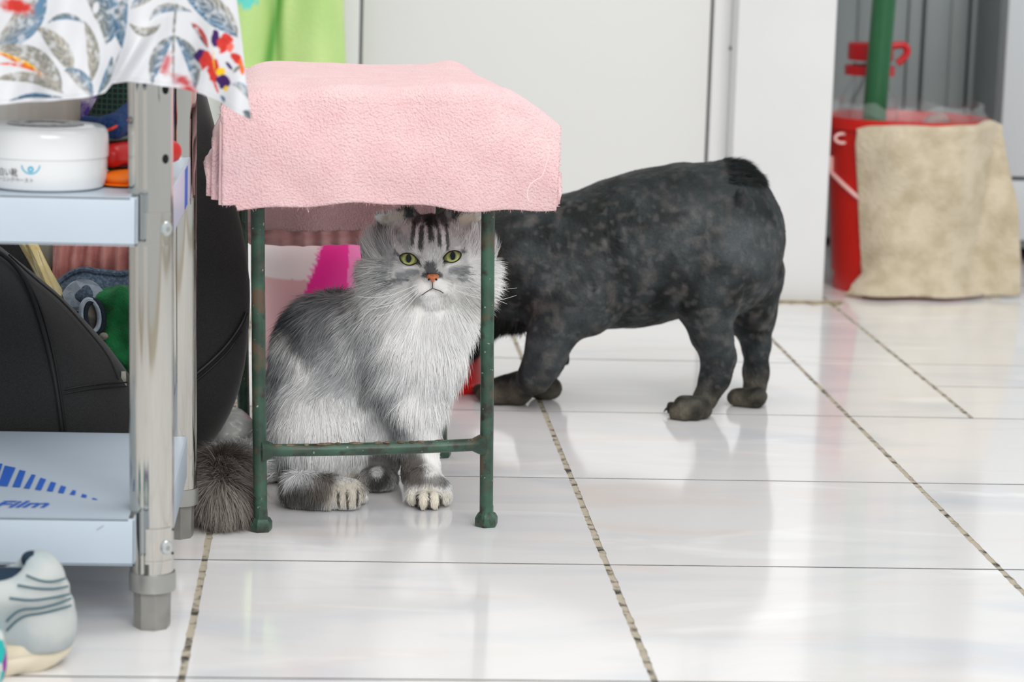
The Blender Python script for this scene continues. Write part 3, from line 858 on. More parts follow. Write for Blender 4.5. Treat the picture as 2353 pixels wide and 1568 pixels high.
f.cone((q[0] - .004, YB, q[2] - .02), (q[0] + .014, YB, q[2] + .035), 0.022, 0.019, 0.01)
sdf_obj(f, 'upper', checks(), dk)
f = Field((q[0] - .03, YB - .05, Z_UP - .01), (q[0] + .08, YB + .03, q[2] + .08), 0.003)
f.cone((q[0] + .026, YB - .004, Z_UP + .02), (q[0] + .026, YB - .004, q[2] + .05), 0.0115, 0.0115, 0.01)
sdf_obj(f, 'heel_patch', mat('brown_suede', (66, 46, 26), 0.9, bump=(300, .5, .001)), dk)
qp = at(205, 262, 2.54)
f = Field((qp[0] - .06, 2.49, Z_UP - .01), (qp[0] + .05, 2.59, qp[2] + .06), 0.003)
f.ell((qp[0] + .006, 2.545, (qp[2] + Z_UP)/2 + .014), (.022, .022, (qp[2] - Z_UP)/2 + .012), 0.01)
pu, _, _ = sdf_obj(f, 'fleece_sock', M_PURPLE, None, 2, lambda P: 0.006*(vnoise(P, 60) - .5))
tag(pu, 'purple and pale lilac fleece bundle standing behind the jar', 'cloth')
# ================================================================== BLACK BAG BEHIND THE RACK AND WHAT STICKS OUT OF IT
M_BLACK = mat('black_nylon', (38, 37, 37), 0.75, noise=(900, (24, 24, 24), 0.4, 0.6, 1), bump=(1200, 0.4, 0.0006), sheen=0.25)
M_PIPE = mat('black_piping', (18, 18, 19), 0.5)
YB1, YB2 = 2.735, 2.935
bag = thing('travel_bag', (at(250, 1000, 2.85)[0], 2.85, 0), 'large open black fabric bag stuffed with clothes behind the rack', 'bag')
def U(u, v, Y, dz=0.0): return at(u, v, Y) + [0, 0, dz]
f = Field((-0.50, 2.64, 0.0), (-0.13, 2.86, 0.42), 0.004)
pf_ = [(-170, 640), (-80, 690), (10, 760), (100, 850), (180, 940)]
zb = 0.003
def col(u, v, r, k=0.04):
    a = U(u - 78, v, YB1); f.cone((a[0], YB1, zb + r), (a[0], YB1, a[2] - r*0.9), r, r, k)
for u, v, r in ((-180, 560, .055), (-60, 548, .058), (-5, 580, .058), (55, 622, .058), (110, 668, .056), (160, 725, .054), (215, 785, .052), (262, 840, .05), (300, 900, .048), (345, 985, .046), (390, 1040, .04)): col(u, v, r)
body_, V_, F_ = sdf_obj(f, 'front_panel', M_BLACK, bag, 3, lambda P: 0.010*(vnoise(P, 14) - .5))
def snap(pts, V, off=0.001):
    """lay a line on the camera-facing side of a mesh"""
    out = []
    for u, v in pts:
        o = at(u, v, 2.0); e = at(u, v, 3.2); d_ = (e - o)/np.linalg.norm(e - o)
        w = V - o; t = w @ d_; dist = np.linalg.norm(w - t[:, None]*d_, axis=1)
        m = dist < 0.006
        if not m.any(): m = dist < dist.min() + 0.004
        out.append(o + d_*(t[m].min() - off))
    return out
def smooth_line(pts, n=40):
    P = np.array(pts, float); t = np.linspace(0, len(P) - 1, n); r = []
    for x in t:
        i = min(int(x), len(P) - 2); g = x - i
        p0, p1, p2, p3 = P[max(i-1, 0)], P[i], P[i+1], P[min(i+2, len(P)-1)]
        r.append(0.5*((2*p1) + (-p0 + p2)*g + (2*p0 - 5*p1 + 4*p2 - p3)*g*g + (-p0 + 3*p1 - 3*p2 + p3)*g**3))
    return np.array(r)
def seam(line, r, nm, m, par, V, n=40, off=0.0005):
    P = np.array(snap(smooth_line(line, n), V, off))
    for _ in range(4): P[1:-1] = 0.5*P[1:-1] + 0.25*(P[2:] + P[:-2])
    return MB().tube(P, r, 8).build(nm, m, par)
seam([(-10, 575), (25, 600), (55, 640), (82, 700), (103, 770), (120, 840), (133, 915), (145, 1010)], 0.0024, 'piping', M_PIPE, bag, V_)
seam([(10, 590), (38, 612), (66, 650), (92, 705), (113, 775), (128, 842), (140, 915), (152, 1010)], 0.0012, 'piping', M_PIPE, bag, V_)
seam([(148, 896), (190, 888), (240, 882), (292, 879)], 0.0009, 'stitching', M_PIPE, bag, V_)
seam([(148, 906), (190, 897), (240, 891), (292, 888)], 0.0007, 'stitching', M_PIPE, bag, V_)
seam([(20, 585), (80, 640), (140, 690), (200, 757), (248, 818), (272, 872)], 0.0010, 'stitching', M_PIPE, bag, V_)
q = snap([(284, 852)], V_, 0.004)[0]; sx = 1/2180.0
M_ZIP = mat('brass_nickel_zipper', (190, 184, 168), 0.35, metal=0.8)
m = MB()
def zq(du, dv, dy=0.0): return q + np.array([du*sx, dy, -dv*sx])
for ring in ([(-5, 2), (5, 2), (6, 22), (-6, 22)],):
    m.poly([zq(*p) for p in ring], (0, 0.003, 0))
out_ = [(-6, 22), (6, 22), (9, 62), (6, 67), (-6, 67), (-9, 62)]; inn = [(-3, 28), (3, 28), (4, 52), (3, 54), (-3, 54), (-4, 52)]
m.poly([zq(*p) for p in out_], (0, 0.002, 0))
zp_ = m.build('zipper_pull', M_ZIP, bag, True, 30)
MB().poly([zq(a, b, -0.0002) for a, b in ((-3, 50), (3, 50), (4, 58), (0, 61), (-4, 58))], (0, 0.0003, 0)).build('hole', M_HOLE, zp_)
MB().poly([zq(a, b, -0.0002) for a, b in ((-2, 26), (2, 26), (2, 34), (-2, 34))], (0, 0.0003, 0)).build('hole', M_HOLE, zp_)
# rear half of the bag, seen between rack and stool
f = Field((-0.50, 2.83, 0.0), (-0.06, 3.04, 0.56), 0.005)
for i in range(1):
    c_ = U(300, 690, YB2)
    f.ell(c_, (0.1335, 0.052, 0.205), 0.03)
    c2 = U(120, 700, YB2); f.ell(c2, (0.16, 0.05, 0.20), 0.05)
    c3 = U(250, 900, YB2); f.ell([c3[0], YB2, 0.115], (0.125, 0.055, 0.112), 0.05)
    c4 = U(420, 400, YB2); f.ell(c4, (0.036, 0.045, 0.125), 0.05)
rear, VR, FR = sdf_obj(f, 'back_panel', M_BLACK, bag, 3)
seam([(440, 868), (480, 835), (520, 795), (552, 750), (566, 718)], 0.0022, 'piping', M_PIPE, bag, VR)
seam([(446, 880), (486, 846), (526, 806), (556, 762)], 0.0010, 'stitching', M_PIPE, bag, VR)

def rumple(name, c, r, m, label, cat, amp=0.012, sc=45, h=0.003, k=0.02, extra=(), smooth=1, seed=0):
    c = np.asarray(c, float); r = np.asarray(r, float)
    f = Field(c - r*1.25 - .02, c + r*1.25 + .02, h); f.ell(c, r, k)
    for e in extra: f.ell(*e)
    o, V, F = sdf_obj(f, name, m, None, smooth, lambda P: amp*(vnoise(P, sc, seed) - .5) + 0.4*amp*(vnoise(P, sc*2.3, seed + 3) - .5))
    tag(o, label, cat); return o, V, F
YC = 2.845
M_YEL = mat('yellow_plastic_wrap', (232, 204, 128), 0.2, noise=(14, (238, 226, 176), 0.45, 0.65), bump=(90, 0.6, 0.004), coat=0.4)
# flat crinkled yellow packet
pk = np.zeros((24, 30, 3)); 
for i in range(24):
    for j in range(30):
        s_, t_ = i/23, j/29
        a = at(22 + 110*s_*0.45 + t_*98, 520 + t_*190 + 10*s_, YC - 0.03)
        pk[i, j] = a + [0, -0.010*math.sin(math.pi*s_) - 0.003*math.sin(9*t_ + 4*s_) + 0.0012*math.sin(17*s_ + 5*t_), 0]
yo, _ = sheet('snack_packet', pk[:, ::-1], 0.006, M_YEL); tag(yo, 'crinkled pale yellow plastic packet sticking out of the black bag', 'packet')
M_PINKP = mat('dusty_pink_pleats', (216, 150, 142), 0.45, noise=(30, (186, 112, 108), 0.4, 0.65), bump=(60, .5, .004))
P = np.zeros((60, 24, 3))
for i in range(60):
    for j in range(24):
        s_, t_ = i/59, j/23
        u = 120 + 240*s_; v = 520 + 130*t_ + 22*math.sin(s_*3.0)
        P[i, j] = at(u, v, 2.858) + [0, 0.0045*math.sin(s_*46 + 1.5*math.sin(t_*2)) + 0.003*math.sin(t_*5 + s_*6), 0]
po, _ = sheet('pleated_cloth', P[:, ::-1], 0.002, M_PINKP); tag(po, 'dusty pink pleated cloth hanging behind the denim under the upper tray', 'cloth')
q = at(112, 590, 2.89)
rumple('grey_bottle', q, (.014, .014, .05), mat('grey_beige_plastic', (150, 146, 132), .5), 'grey beige container between yellow packet and pink cloth', 'container', amp=0.0)
M_DENIM = mat('washed_denim', (96, 112, 130), 0.9, noise=(320, (68, 82, 100), 0.4, 0.6, 2), bump=(500, .5, .001))
M_DENIML = mat('pale_denim_lining', (178, 188, 200), 0.9, noise=(120, (160, 170, 182), 0.4, 0.6, 2), bump=(500, .4, .001))
den = thing('denim_garment', at(215, 720, YC), 'folded grey blue denim with pale lining inside the black bag', 'clothing')
P = np.zeros((46, 30, 3))
for i in range(46):
    for j in range(30):
        s_, t_ = i/45, j/29
        u = 128 + 190*s_; top_ = 655 - 36*math.sin(min(1, s_*2.2)*math.pi*0.62) + 26*max(0, (s_ - .42))*(1 if s_ < .72 else 1 - (s_-.72)*4) 
        v = top_ + (150 + 40*s_)*t_
        P[i, j] = at(u, v, YC - 0.018) + [0, -0.020*math.sin(math.pi*min(1, t_*1.3)) + 0.003*math.sin(12*s_), 0]
dm, NN = sheet('denim', P[:, ::-1], 0.0035, M_DENIM, den)
MB().tube(P[:, 0] + [0, -0.0015, 0], 0.0034, 8).build('hem', M_DENIM, den)
L_ = []
for u, v in ((142, 674), (166, 648), (204, 643), (232, 662), (242, 690), (206, 704), (174, 716), (154, 702)): L_.append((u, v))
LP = np.array(smooth_line(L_ + [L_[0]], 40))[:-1]
Vd = P.reshape(-1, 3)
MB().poly(snap(LP, Vd, 0.0012), (0, 0.0006, 0)).build('lining', M_DENIML, den, False)
# dark cap-like loop and a green knitted garment
M_DKD = mat('dark_navy_denim', (30, 40, 54), 0.9); M_TAUPE = mat('taupe_lining', (150, 144, 132), 0.9, noise=(60, (90, 86, 78), .4, .65))
shoe_ = thing('cuffed_sleeve', at(207, 725, YC - .05), 'dark denim cuff with taupe lining beside the green knitwear', 'clothing')
c_ = at(207, 726, YC - .052)
ang = [2*math.pi*i/26 for i in range(26)]
rim = [at(207 + 21*math.cos(t), 726 + 37*math.sin(t) + 6*math.cos(t), YC - .055 + .006*math.cos(t)) for t in ang]
MB().tube(rim + [rim[0]], 0.0026, 8, cap=False).build('hem', M_DENIML, shoe_)
MB().tube([p + [0.003, 0.004, -0.002] for p in rim] + [rim[0] + [0.003, 0.004, -0.002]], 0.0042, 8, cap=False).build('cuff', M_DKD, shoe_)
MB().poly([p + [0, 0.007, 0] for p in rim], (0, 0.01, 0)).build('lining', M_TAUPE, shoe_, False)
M_GKNIT = mat('green_knit', (22, 120, 62), 0.95, noise=(50, (10, 84, 42), .4, .65), bump=(420, .8, .0015), sheen=.2)
q = at(280, 770, YC - 0.02)
go, _, _ = rumple('green_sweater', q, (.035, .035, .060), M_GKNIT, 'crumpled green knitted garment stuffed in the black bag', 'clothing', amp=.022, sc=38, seed=2)
q = at(238, 773, YC - .055)
f = Field(q - .02, q + .02, .0018); f.ell(q, (.0055, .004, .0045), .003)
bo, _, _ = sdf_obj(f, 'toggle_button', M_TAUPE, None); tag(bo, 'small taupe toggle beside the green garment', 'button')

# ================================================================== SNEAKERS ON THE FLOOR
def sneaker(name, heel, dirx, label, mats, L=0.27, sc=1.0, detail=True):
    """heel: floor point under the heel; dirx: heading of the toe"""
    d_ = np.array([dirx[0], dirx[1], 0.0]); d_ /= np.linalg.norm(d_); e_ = np.array([-d_[1], d_[0], 0])
    upm, solem, linm, stm = mats
    t = thing(name, heel, label, 'shoe')
    def W(x, y, z): return np.asarray(heel) + d_*x*sc + e_*y*sc + np.array([0, 0, z*sc])
    # sole
    out = []
    n = 40
    for i in range(n):
        a = 2*math.pi*i/n; x = 0.5 - 0.5*math.cos(a); w_ = (0.034 + 0.012*math.sin(math.pi*min(1, x*1.15 - .05))) * abs(math.sin(a))**0.6
        out.append((x*L, w_*(1 if math.sin(a) >= 0 else -1)))
    m = MB(); rings = []
    for z, k in ((0.0, 0.90), (0.002, 0.95), (0.010, 0.985), (0.0145, 0.985), (0.0152, 0.97), (0.0160, 0.985), (0.024, 0.965), (0.0255, 0.93)):
        lift_ = lambda x: 0.006*max(0, (x/L - .8))/.2
        hl = lambda x: 0.010*max(0, (.10 - x/L)/.10)**1.5
        rings.append([m.bm.verts.new(W(L/2 + (x - L/2)*(0.5 + 0.5*k) if False else L/2 + (x - L/2)*(1 - (1-k)*0.35), y*k, z + lift_(x) + (hl(x) if z < 0.005 else hl(x)*0.35)).tolist()) for x, y in out])
    for a, b in zip(rings, rings[1:]):
        for k in range(n): m.bm.faces.new((a[k], a[(k+1) % n], b[(k+1) % n], b[k]))
    m.bm.faces.new(rings[0][::-1]); m.bm.faces.new(rings[-1])
    sole = m.build('sole', solem, t, True, 50)
    lo = np.minimum.reduce([W(-.03, -.06, 0), W(-.03, .06, 0), W(L+.03, -.06, 0), W(L+.03, .06, 0)]); hi = np.maximum.reduce([W(-.03, -.06, .13), W(-.03, .06, .13), W(L+.03, -.06, .13), W(L+.03, .06, .13)])
    f = Field(lo, hi, 0.0028)
    f.cone(W(.031, 0, .030), W(.031, 0, .070), .0325*sc, .0255*sc, .012)
    f.cone(W(.030, 0, .040), W(.12, 0, .042), .030*sc, .034*sc, .015)
    f.cone(W(.12, 0, .040), W(.22, 0, .030), .036*sc, .032*sc, .015)
    f.cone(W(.030, 0, .070), W(.029, 0, .083), .0205*sc, .0135*sc, .012, flat=(e_, .85))
    f.cone(W(.050, .020, .066), W(.120, .024, .062), .014*sc, .014*sc, .012); f.cone(W(.050, -.020, .066), W(.120, -.024, .062), .014*sc, .014*sc, .012)
    f.cone(W(.10, 0, .068), W(.13, 0, .062), .020*sc, .020*sc, .02)
    f.ell(W(.086, 0, .108), (.042*sc, .022*sc, .034*sc), .008, rot=np.stack([d_, e_, [0, 0, 1]], 1), cut=True)
    f.ell(W(.068, 0, .090), (.030*sc, .016*sc, .030*sc), .006, rot=np.stack([d_, e_, [0, 0, 1]], 1), cut=True)
    f.g[:, :, :int(0.018/0.0028)] = np.maximum(f.g[:, :, :int(0.018/0.0028)], 0.01)
    def wr(P):
        z = P[..., 2]; x = (P - np.asarray(heel)) @ d_
        return 0.0012*np.sin((z + 0.10*x)*430 + 1.2*np.sin(x*60))*np.exp(-((z - .065)/.016)**2)*np.exp(-(x/.06)**2)
    up_, V, F = sdf_obj(f, 'upper', upm, t, 2, wr)
    f = Field(lo, hi, 0.003); f.ell(W(.058, 0, .070), (.036*sc, .024*sc, .015*sc), .004, rot=np.stack([d_, e_, [0, 0, 1]], 1))
    f.ell(W(.0335, 0, .0915), (.0105*sc, .0125*sc, .0075*sc), .004, rot=np.stack([d_, e_, [0, 0, 1]], 1))
    sdf_obj(f, 'lining', linm, t)
    return t, V, up_
M_SNK = mat('washed_grey_canvas', (188, 192, 190), 0.9, noise=(18, (150, 166, 172), 0.42, 0.68), bump=(700, .35, .0008))
M_SOLE = mat('cream_rubber', (222, 212, 190), 0.6, noise=(30, (200, 188, 162), 0.5, 0.75))
M_LINE = mat('dark_navy_lining', (26, 48, 66), 0.95)
M_STIT = mat('teal_stitch', (60, 96, 108), 0.8)
hp = fl(166, 1520)*[1, 1, 0]
sn, VS, upo = sneaker('sneaker', hp, (-0.965, -0.26), 'worn grey canvas sneaker with cream sole in front of the rack', (M_SNK, M_SOLE, M_LINE, M_STIT))
for ln in ([(60, 1322), (90, 1334), (120, 1337), (150, 1330)], [(40, 1345), (80, 1352), (120, 1354), (156, 1348)], [(22, 1375), (70, 1380), (120, 1374), (160, 1366)],
           [(15, 1428), (45, 1402), (90, 1398), (130, 1388), (163, 1376)], [(15, 1450), (50, 1418), (95, 1410), (135, 1400), (164, 1392)]):
    seam(ln, 0.0009, 'stitching', M_STIT, upo, VS, 26, 0.0003)
def floral_shoe():
    m, nt, b = nodes('teal_purple_print_fabric')
    tc = nt.nodes.new('ShaderNodeTexCoord'); v = nt.nodes.new('ShaderNodeTexVoronoi'); v.inputs['Scale'].default_value = 110
    nt.links.new(tc.outputs['Object'], v.inputs['Vector'])
    r = nt.nodes.new('ShaderNodeValToRGB'); r.color_ramp.interpolation = 'CONSTANT'
    for p, c in ((0.0, (24, 178, 172)), (0.42, (142, 52, 150)), (0.62, (205, 212, 206)), (0.80, (24, 178, 172))):
        e = r.color_ramp.elements.new(p); e.color = lin(c)
    r.color_ramp.elements.remove(r.color_ramp.elements[0])
    nt.links.new(v.outputs['Color'], r.inputs['Fac']); nt.links.new(r.outputs['Color'], b.inputs['Base Color']); b.inputs['Roughness'].default_value = .8
    return m
hp2 = fl(12, 1592)*[1, 1, 0] + [0, -0.02, 0]
sneaker('print_sneaker', hp2, (-0.98, -0.2), 'teal and purple printed shoe at the lower left corner', (floral_shoe(), M_SOLE, M_LINE, M_STIT))
# ================================================================== FLORAL SHIRT OVER THE RACK
def interp(x, xs, ys): return np.interp(x, xs, ys)
nu, nv = 300, 230
S = np.linspace(0, 1, nu)[:, None]*np.ones((1, nv)); T = np.linspace(0, 1, nv)[None]*np.ones((nu, 1))
VT = -190.0
HU = [-70, 0, 80, 160, 215, 243, 262, 300, 345, 400, 470, 520, 560, 579]; HV = [244, 240, 236, 228, 222, 213, 192, 189, 192, 200, 215, 238, 262, 273]
u_h = -70 + S*649
hem = interp(u_h, HU, HV)
vv = VT + T*(hem - VT)
uu = -70 + S*((545 + vv*0.122) + 70)
UV = np.stack([uu, vv], -1)
YS0 = 2.236
Pg = np.zeros((nu, nv, 3))
dirs = CC + CA*((uu[..., None] - 1176.5)/F_PX) + CB*((784 - vv[..., None])/F_PX)
Pg = CPOS + dirs*(YS0/dirs[..., 1:2])
wv = (vv - VT)/420.0
fold = 0.006*np.sin(uu/31.0 + 0.6*np.sin(vv/60.0))*wv + 0.004*np.sin(uu/14.0 + vv/70)*wv
ridge = -0.011*np.exp(-((uu - (258 + 0.62*(195 - vv)))/16.0)**2)*np.clip((vv - 40)/120, 0, 1)
ridge += 0.010*np.exp(-((uu - (292 + 0.55*(195 - vv)))/20.0)**2)*np.clip((vv - 40)/120, 0, 1)
swing = -0.012*np.clip((uu - 380)/200, 0, 1)
Pg[..., 1] += fold + ridge + swing
Cc = np.tile(s2l((218, 219, 223)), (nu, nv, 1))
def bez(p0, p1, p2, n=60):
    t = np.linspace(0, 1, n)[:, None]; p0, p1, p2 = map(np.asarray, (p0, p1, p2))
    return (1-t)**2*p0 + 2*t*(1-t)*p1 + t*t*p2
GREY, BLUE, BEIGE, DKB, REDC, PURP, YELC, ORG = map(s2l, ((138, 138, 130), (98, 132, 160), (176, 170, 160), (62, 88, 112), (206, 62, 54), (68, 40, 96), (240, 196, 40), (240, 110, 50)))
nz_ = vnoise(np.stack([uu/9, vv/9, 0*uu], -1), 1.0); nz2 = vnoise(np.stack([uu/2.2, vv/2.2, 0*uu], -1), 1.0, 4)
def leaf(p0, p1, p2, w, ca, cb, rib=DKB, pw=0.75, streak=0.22, edge=1.4):
    B = bez(p0, p1, p2); lo, hi = B.min(0) - w - 3, B.max(0) + w + 3
    m = (uu > lo[0]) & (uu < hi[0]) & (vv > lo[1]) & (vv < hi[1])
    if not m.any(): return
    q = UV[m]; D = q[:, None] - B[None]; dd = np.hypot(D[..., 0], D[..., 1]); i = dd.argmin(1)
    d = dd[np.arange(len(i)), i]; t = i/(len(B) - 1)
    tg = np.gradient(B, axis=0)[i]; e = q - B[i]; sg = np.sign(tg[:, 0]*e[:, 1] - tg[:, 1]*e[:, 0])
    wt = w*np.sin(np.pi*np.clip(t, 0.01, 0.99))**pw
    a = np.clip((wt - d)/edge, 0, 1)
    g = 0.5 + 0.5*sg*np.clip(d/(wt + .1), 0, 1)
    c = ca*(1-g)[:, None] + cb*g[:, None]
    st = 1 + streak*np.sin(d*0.55 + t*40 + 6*nz_[m]) + 0.25*(nz2[m] - .5)
    c = c*st[:, None]
    r = np.clip(1.3 - d, 0, 1)*0.7
    c = c*(1-r)[:, None] + rib*r[:, None]
    lt = np.clip((nz_[m] - .55)*3, 0, .6)[:, None]; c = c*(1-lt) + s2l((214, 216, 220))*lt
    Cc[m] = Cc[m]*(1-a)[:, None] + c*a[:, None]
def blob(c, r, colr, rot=0.0, rag=0.25, edge=0.12, streak=0.0):
    x, y = uu - c[0], vv - c[1]; ca_, sa_ = math.cos(rot), math.sin(rot)
    xr, yr = (x*ca_ + y*sa_)/r[0], (-x*sa_ + y*ca_)/r[1]
    d = np.hypot(xr, yr) + rag*(nz_ - .5)
    a = np.clip((1 - d)/edge, 0, 1)[..., None]
    k = 1 + streak*(nz2 - .5)[..., None]
    Cc[:] = Cc*(1-a) + np.asarray(colr)*k*a
WHT = s2l((218, 219, 223))
leaf((98, -30), (78, 60), (-20, 112), 34, BLUE, BEIGE); blob((38, 14), (48, 24), REDC, 0.2, .5, .5, .5); blob((92, 12), (12, 28), BLUE, 0.3, .4, .4)
leaf((108, 55), (152, 18), (194, 56), 8, GREY, BLUE); leaf((192, 48), (228, 120), (207, 192), 15, GREY, BEIGE)
leaf((82, 62), (150, 98), (166, 172), 21, BEIGE, GREY); leaf((-20, 108), (112, 118), (142, 208), 24, GREY, BEIGE)
leaf((-20, 118), (56, 138), (112, 186), 7, YELC, REDC, ORG); leaf((-20, 150), (40, 140), (80, 168), 4, REDC, ORG, ORG)
leaf((-15, 184), (72, 160), (150, 216), 13, BEIGE, GREY); leaf((148, 160), (196, 172), (212, 226), 17, BLUE, BEIGE)
leaf((15, 234), (80, 210), (150, 226), 6, BLUE, DKB); leaf((176, -40), (278, 8), (243, 102), 34, BLUE, GREY, streak=.35); blob((220, 18), (8, 15), WHT, .2, .1, .2)
leaf((292, -30), (272, 50), (280, 112), 14, BLUE, GREY); leaf((296, 52), (336, 92), (370, 54), 11, BEIGE, GREY); leaf((268, 30), (266, 80), (282, 112), 7, BLUE, DKB)
leaf((344, 48), (366, -2), (444, 28), 11, BEIGE, BLUE); leaf((300, 20), (330, -10), (380, -30), 14, BLUE, BEIGE); leaf((418, -20), (500, 16), (548, 84), 30, BEIGE, BLUE, streak=.5)
leaf((256, 128), (252, 180), (222, 220), 10, GREY, BLUE); leaf((280, 108), (262, 150), (252, 186), 2.2, DKB, DKB)
leaf((400, 82), (352, 116), (350, 196), 17, BLUE, GREY); leaf((402, 82), (456, 128), (448, 206), 17, GREY, BLUE); leaf((407, 8), (396, 50), (399, 200), 4, GREY, GREY, pw=.3)
blob((382, 150), (16, 34), s2l((196, 110, 112)), 0.25, .5, .7, .4); blob((420, 186), (34, 16), s2l((192, 84, 88)), 0.5, .5, .7, .4); blob((432, 206), (30, 7), REDC, 0.25, .4, .7)
blob((366, 178), (13, 9), WHT, -.6, .1, .2); blob((418, 154), (10, 20), WHT, -.5, .1, .2)
leaf((436, 50), (466, 74), (480, 112), 9, s2l((200, 50, 60)), PURP, YELC)
blob((496, 88), (12, 22), PURP, .1, .5); blob((516, 96), (19, 24), REDC, .3, .5, .2, .6); blob((530, 108), (9, 12), s2l((236, 110, 96)), .3, .4, .3); blob((462, 132), (15, 20), PURP, -.2, .6); blob((472, 138), (15, 24), REDC, .4, .4, .2, .5)
blob((545, 132), (18, 11), REDC, .7, .3, .2, .4); blob((556, 150), (6, 20), ORG, -.15, .3); blob((530, 140), (14, 8), WHT, .9, .2); blob((528, 150), (12, 4), PURP, .9, .3)
blob((490, 158), (15, 36), REDC, -.1, .4, .2, .5); blob((476, 178), (6, 16), WHT, -.1, .3); leaf((490, 100), (491, 130), (495, 172), 2.4, YELC, YELC, YELC); blob((508, 164), (13, 9), YELC, -.2, .5); blob((513, 186), (16, 19), PURP, -.5, .6); blob((520, 202), (6, 7), YELC, .3, .5); blob((497, 198), (3, 18), REDC, -.3, .2)
leaf((533, 192), (562, 184), (574, 230), 9, BLUE, BEIGE); leaf((536, 166), (546, 154), (556, 148), 5, GREY, GREY); leaf((560, 252), (572, 256), (580, 274), 9, DKB, GREY); leaf((505, 218), (520, 225), (512, 236), 5, DKB, BLUE)
# hem stitching line
hl = np.abs(vv - (hem - 9)) < 0.9; Cc[hl] *= 0.86
M_SHIRT = tint_mat('printed_cotton', 0.85, 0.15, bump=(900, .25, .0006))
# the part that lies on the top tray
shirt, _ = sheet('floral_shirt', Pg[:, ::-1], 0.0008, M_SHIRT, None, Cc[:, ::-1])
tag(shirt, 'white shirt with tropical leaf and orchid print draped over the rack', 'shirt')

# ================================================================== PINK TOWEL ON THE STOOL
PINK = s2l((240, 193, 196))
YF, YK = 2.658, 3.075
def towel_layer(x0, x1, inset, zb_f, nx=150, drop=0.0, back=0.36, seed=0):
    X = np.linspace(x0, x1, nx); prof = []
    L1, L2, L3 = 0.105, YK - YF - 2*inset, 0.05
    n1, n2, n3, na = 50, 70, 14, 8
    P = []
    for x in X:
        def xs(Y): return 0.186 - 0.036*(Y - YF)/(YK - YF)
        def zt(Y):
            z = 0.4600 - inset - drop
            e = x - xs(Y); z -= 0.80*0.008*np.log1p(np.exp(np.clip(e/0.008, -30, 30)))
            e2 = -0.083 - x; z -= 0.95*0.008*np.log1p(np.exp(np.clip(e2/0.008, -30, 30)))
            z += 0.007*np.exp(-((x - 0.140)/.022)**2 - ((Y - 3.03)/.05)**2) - 0.003*np.exp(-((x-.05)/.08)**2)*(Y > 2.8)
            return z
        yaw = 0.040*(x - 0.05)/0.25        # the stool stands slightly turned
        r = 0.014
        zf = zt(YF); zb = zb_f + 0.004*math.sin(x*21 + .8) + 0.0015*math.sin(x*77) + (0.006 if x < -0.09 else 0)
        row = []
        for t in np.linspace(0, 1, n1): row.append((YF + inset - 0.010*math.sin(math.pi*t)*(0.5 + 0.5*math.sin(9*x)) , zb + (zf - r - zb)*t))
        for t in np.linspace(0, 1, na + 2)[1:-1]: a = t*math.pi/2; row.append((YF + inset + r - r*math.cos(a), zf - r + r*math.sin(a)))
        for t in np.linspace(0, 1, n2):
            Y = YF + inset + r + t*(YK - YF - 2*inset - 2*r); row.append((Y, zt(Y)))
        zk = zt(YK)
        for t in np.linspace(0, 1, na + 2)[1:-1]: a = t*math.pi/2; row.append((YK - inset - r + r*math.sin(a), zk - r + r*math.cos(a)))
        for t in np.linspace(0, 1, n3): row.append((YK - inset, zk - r - t*max(0.0, zk - r - back)))
        P.append([(x, y + yaw, z) for y, z in row])
    P = np.array(P)
    nrm = np.cross(np.gradient(P, axis=0), np.gradient(P, axis=1)); nrm /= np.linalg.norm(nrm, axis=2, keepdims=True) + 1e-12
    d = 0.012*(vnoise(P, 11, seed + 1) - .5) + 0.005*(vnoise(P, 26, seed + 2) - .5)
    diag = 0.0028*np.sin((P[..., 0]*0.9 + P[..., 2]*1.1)*62 + 3*vnoise(P, 9, seed + 5))*np.clip(vnoise(P, 8, 9) - .2, 0, 1)
    top = np.clip((P[..., 1] - YF - .04)/.04, 0.0, 1.0)
    P = P - nrm*((d + diag)*(1 - 0.75*top))[..., None]*-1
    return P
def towel_mat(name, c, c2):
    return mat(name, c, 0.95, spec=0.1, noise=(38, c2, 0.35, 0.7, 5), bump=(420, 1.0, 0.003), sheen=0.3)
M_TOWEL = towel_mat('pink_terry', (240, 196, 198), (244, 206, 207))
M_HEM = mat('pink_hem', (243, 205, 203), 0.9, bump=(300, .4, .001))
towel = thing('bath_towel', ((fl_l + fl_r)/2*[1, 1, 0] + [0, 0.18, SEAT_Z]), 'folded pink terry towel draped over the green stool', 'towel')
xL, xR = at(512, 330, YF)[0], at(1286, 400, YF)[0]
P0 = towel_layer(xL, xR, 0.0, 0.3435)
def terry(P, name, nst, seed, lo_z=0.30, thick=0.004, m=M_TOWEL, par=None, flip=True):
    Q = P[:, ::-1] if flip else P
    o, N = sheet(name, Q, thick, m, par or towel)
    nu_, nv_ = Q.shape[:2]; V = Q.reshape(-1, 3); F = grid_faces(nu_, nv_)
    n0 = np.cross(V[F[0, 2]] - V[F[0, 0]], V[F[0, 3]] - V[F[0, 1]])
    return o, V, F
_, V0, F0 = terry(P0, 'outer_layer', 0, 1)
def pile_normals_ok(V, F):
    N = vnormals(V, F); c = V.mean(0); return ((V - c)*N).sum() > 0
if not pile_normals_ok(V0, F0): F0 = F0[:, ::-1]
M_PILE = tint_mat('pink_terry_loops', 0.95, 0.05, nrm=True)
def pile_col(P, n):
    k = 0.90 + 0.16*vnoise(P, 30)[:, None] + 0.34*(vnoise(P, 420, 2)[:, None] - .5) + 0.22*(np.random.default_rng(5).random((len(P), 1)) - .5)  # fine noise darkens the colour in place of shadow between loops
    return np.clip(PINK*k, 0, .97)**np.array([1.0, 1.12, 1.10])
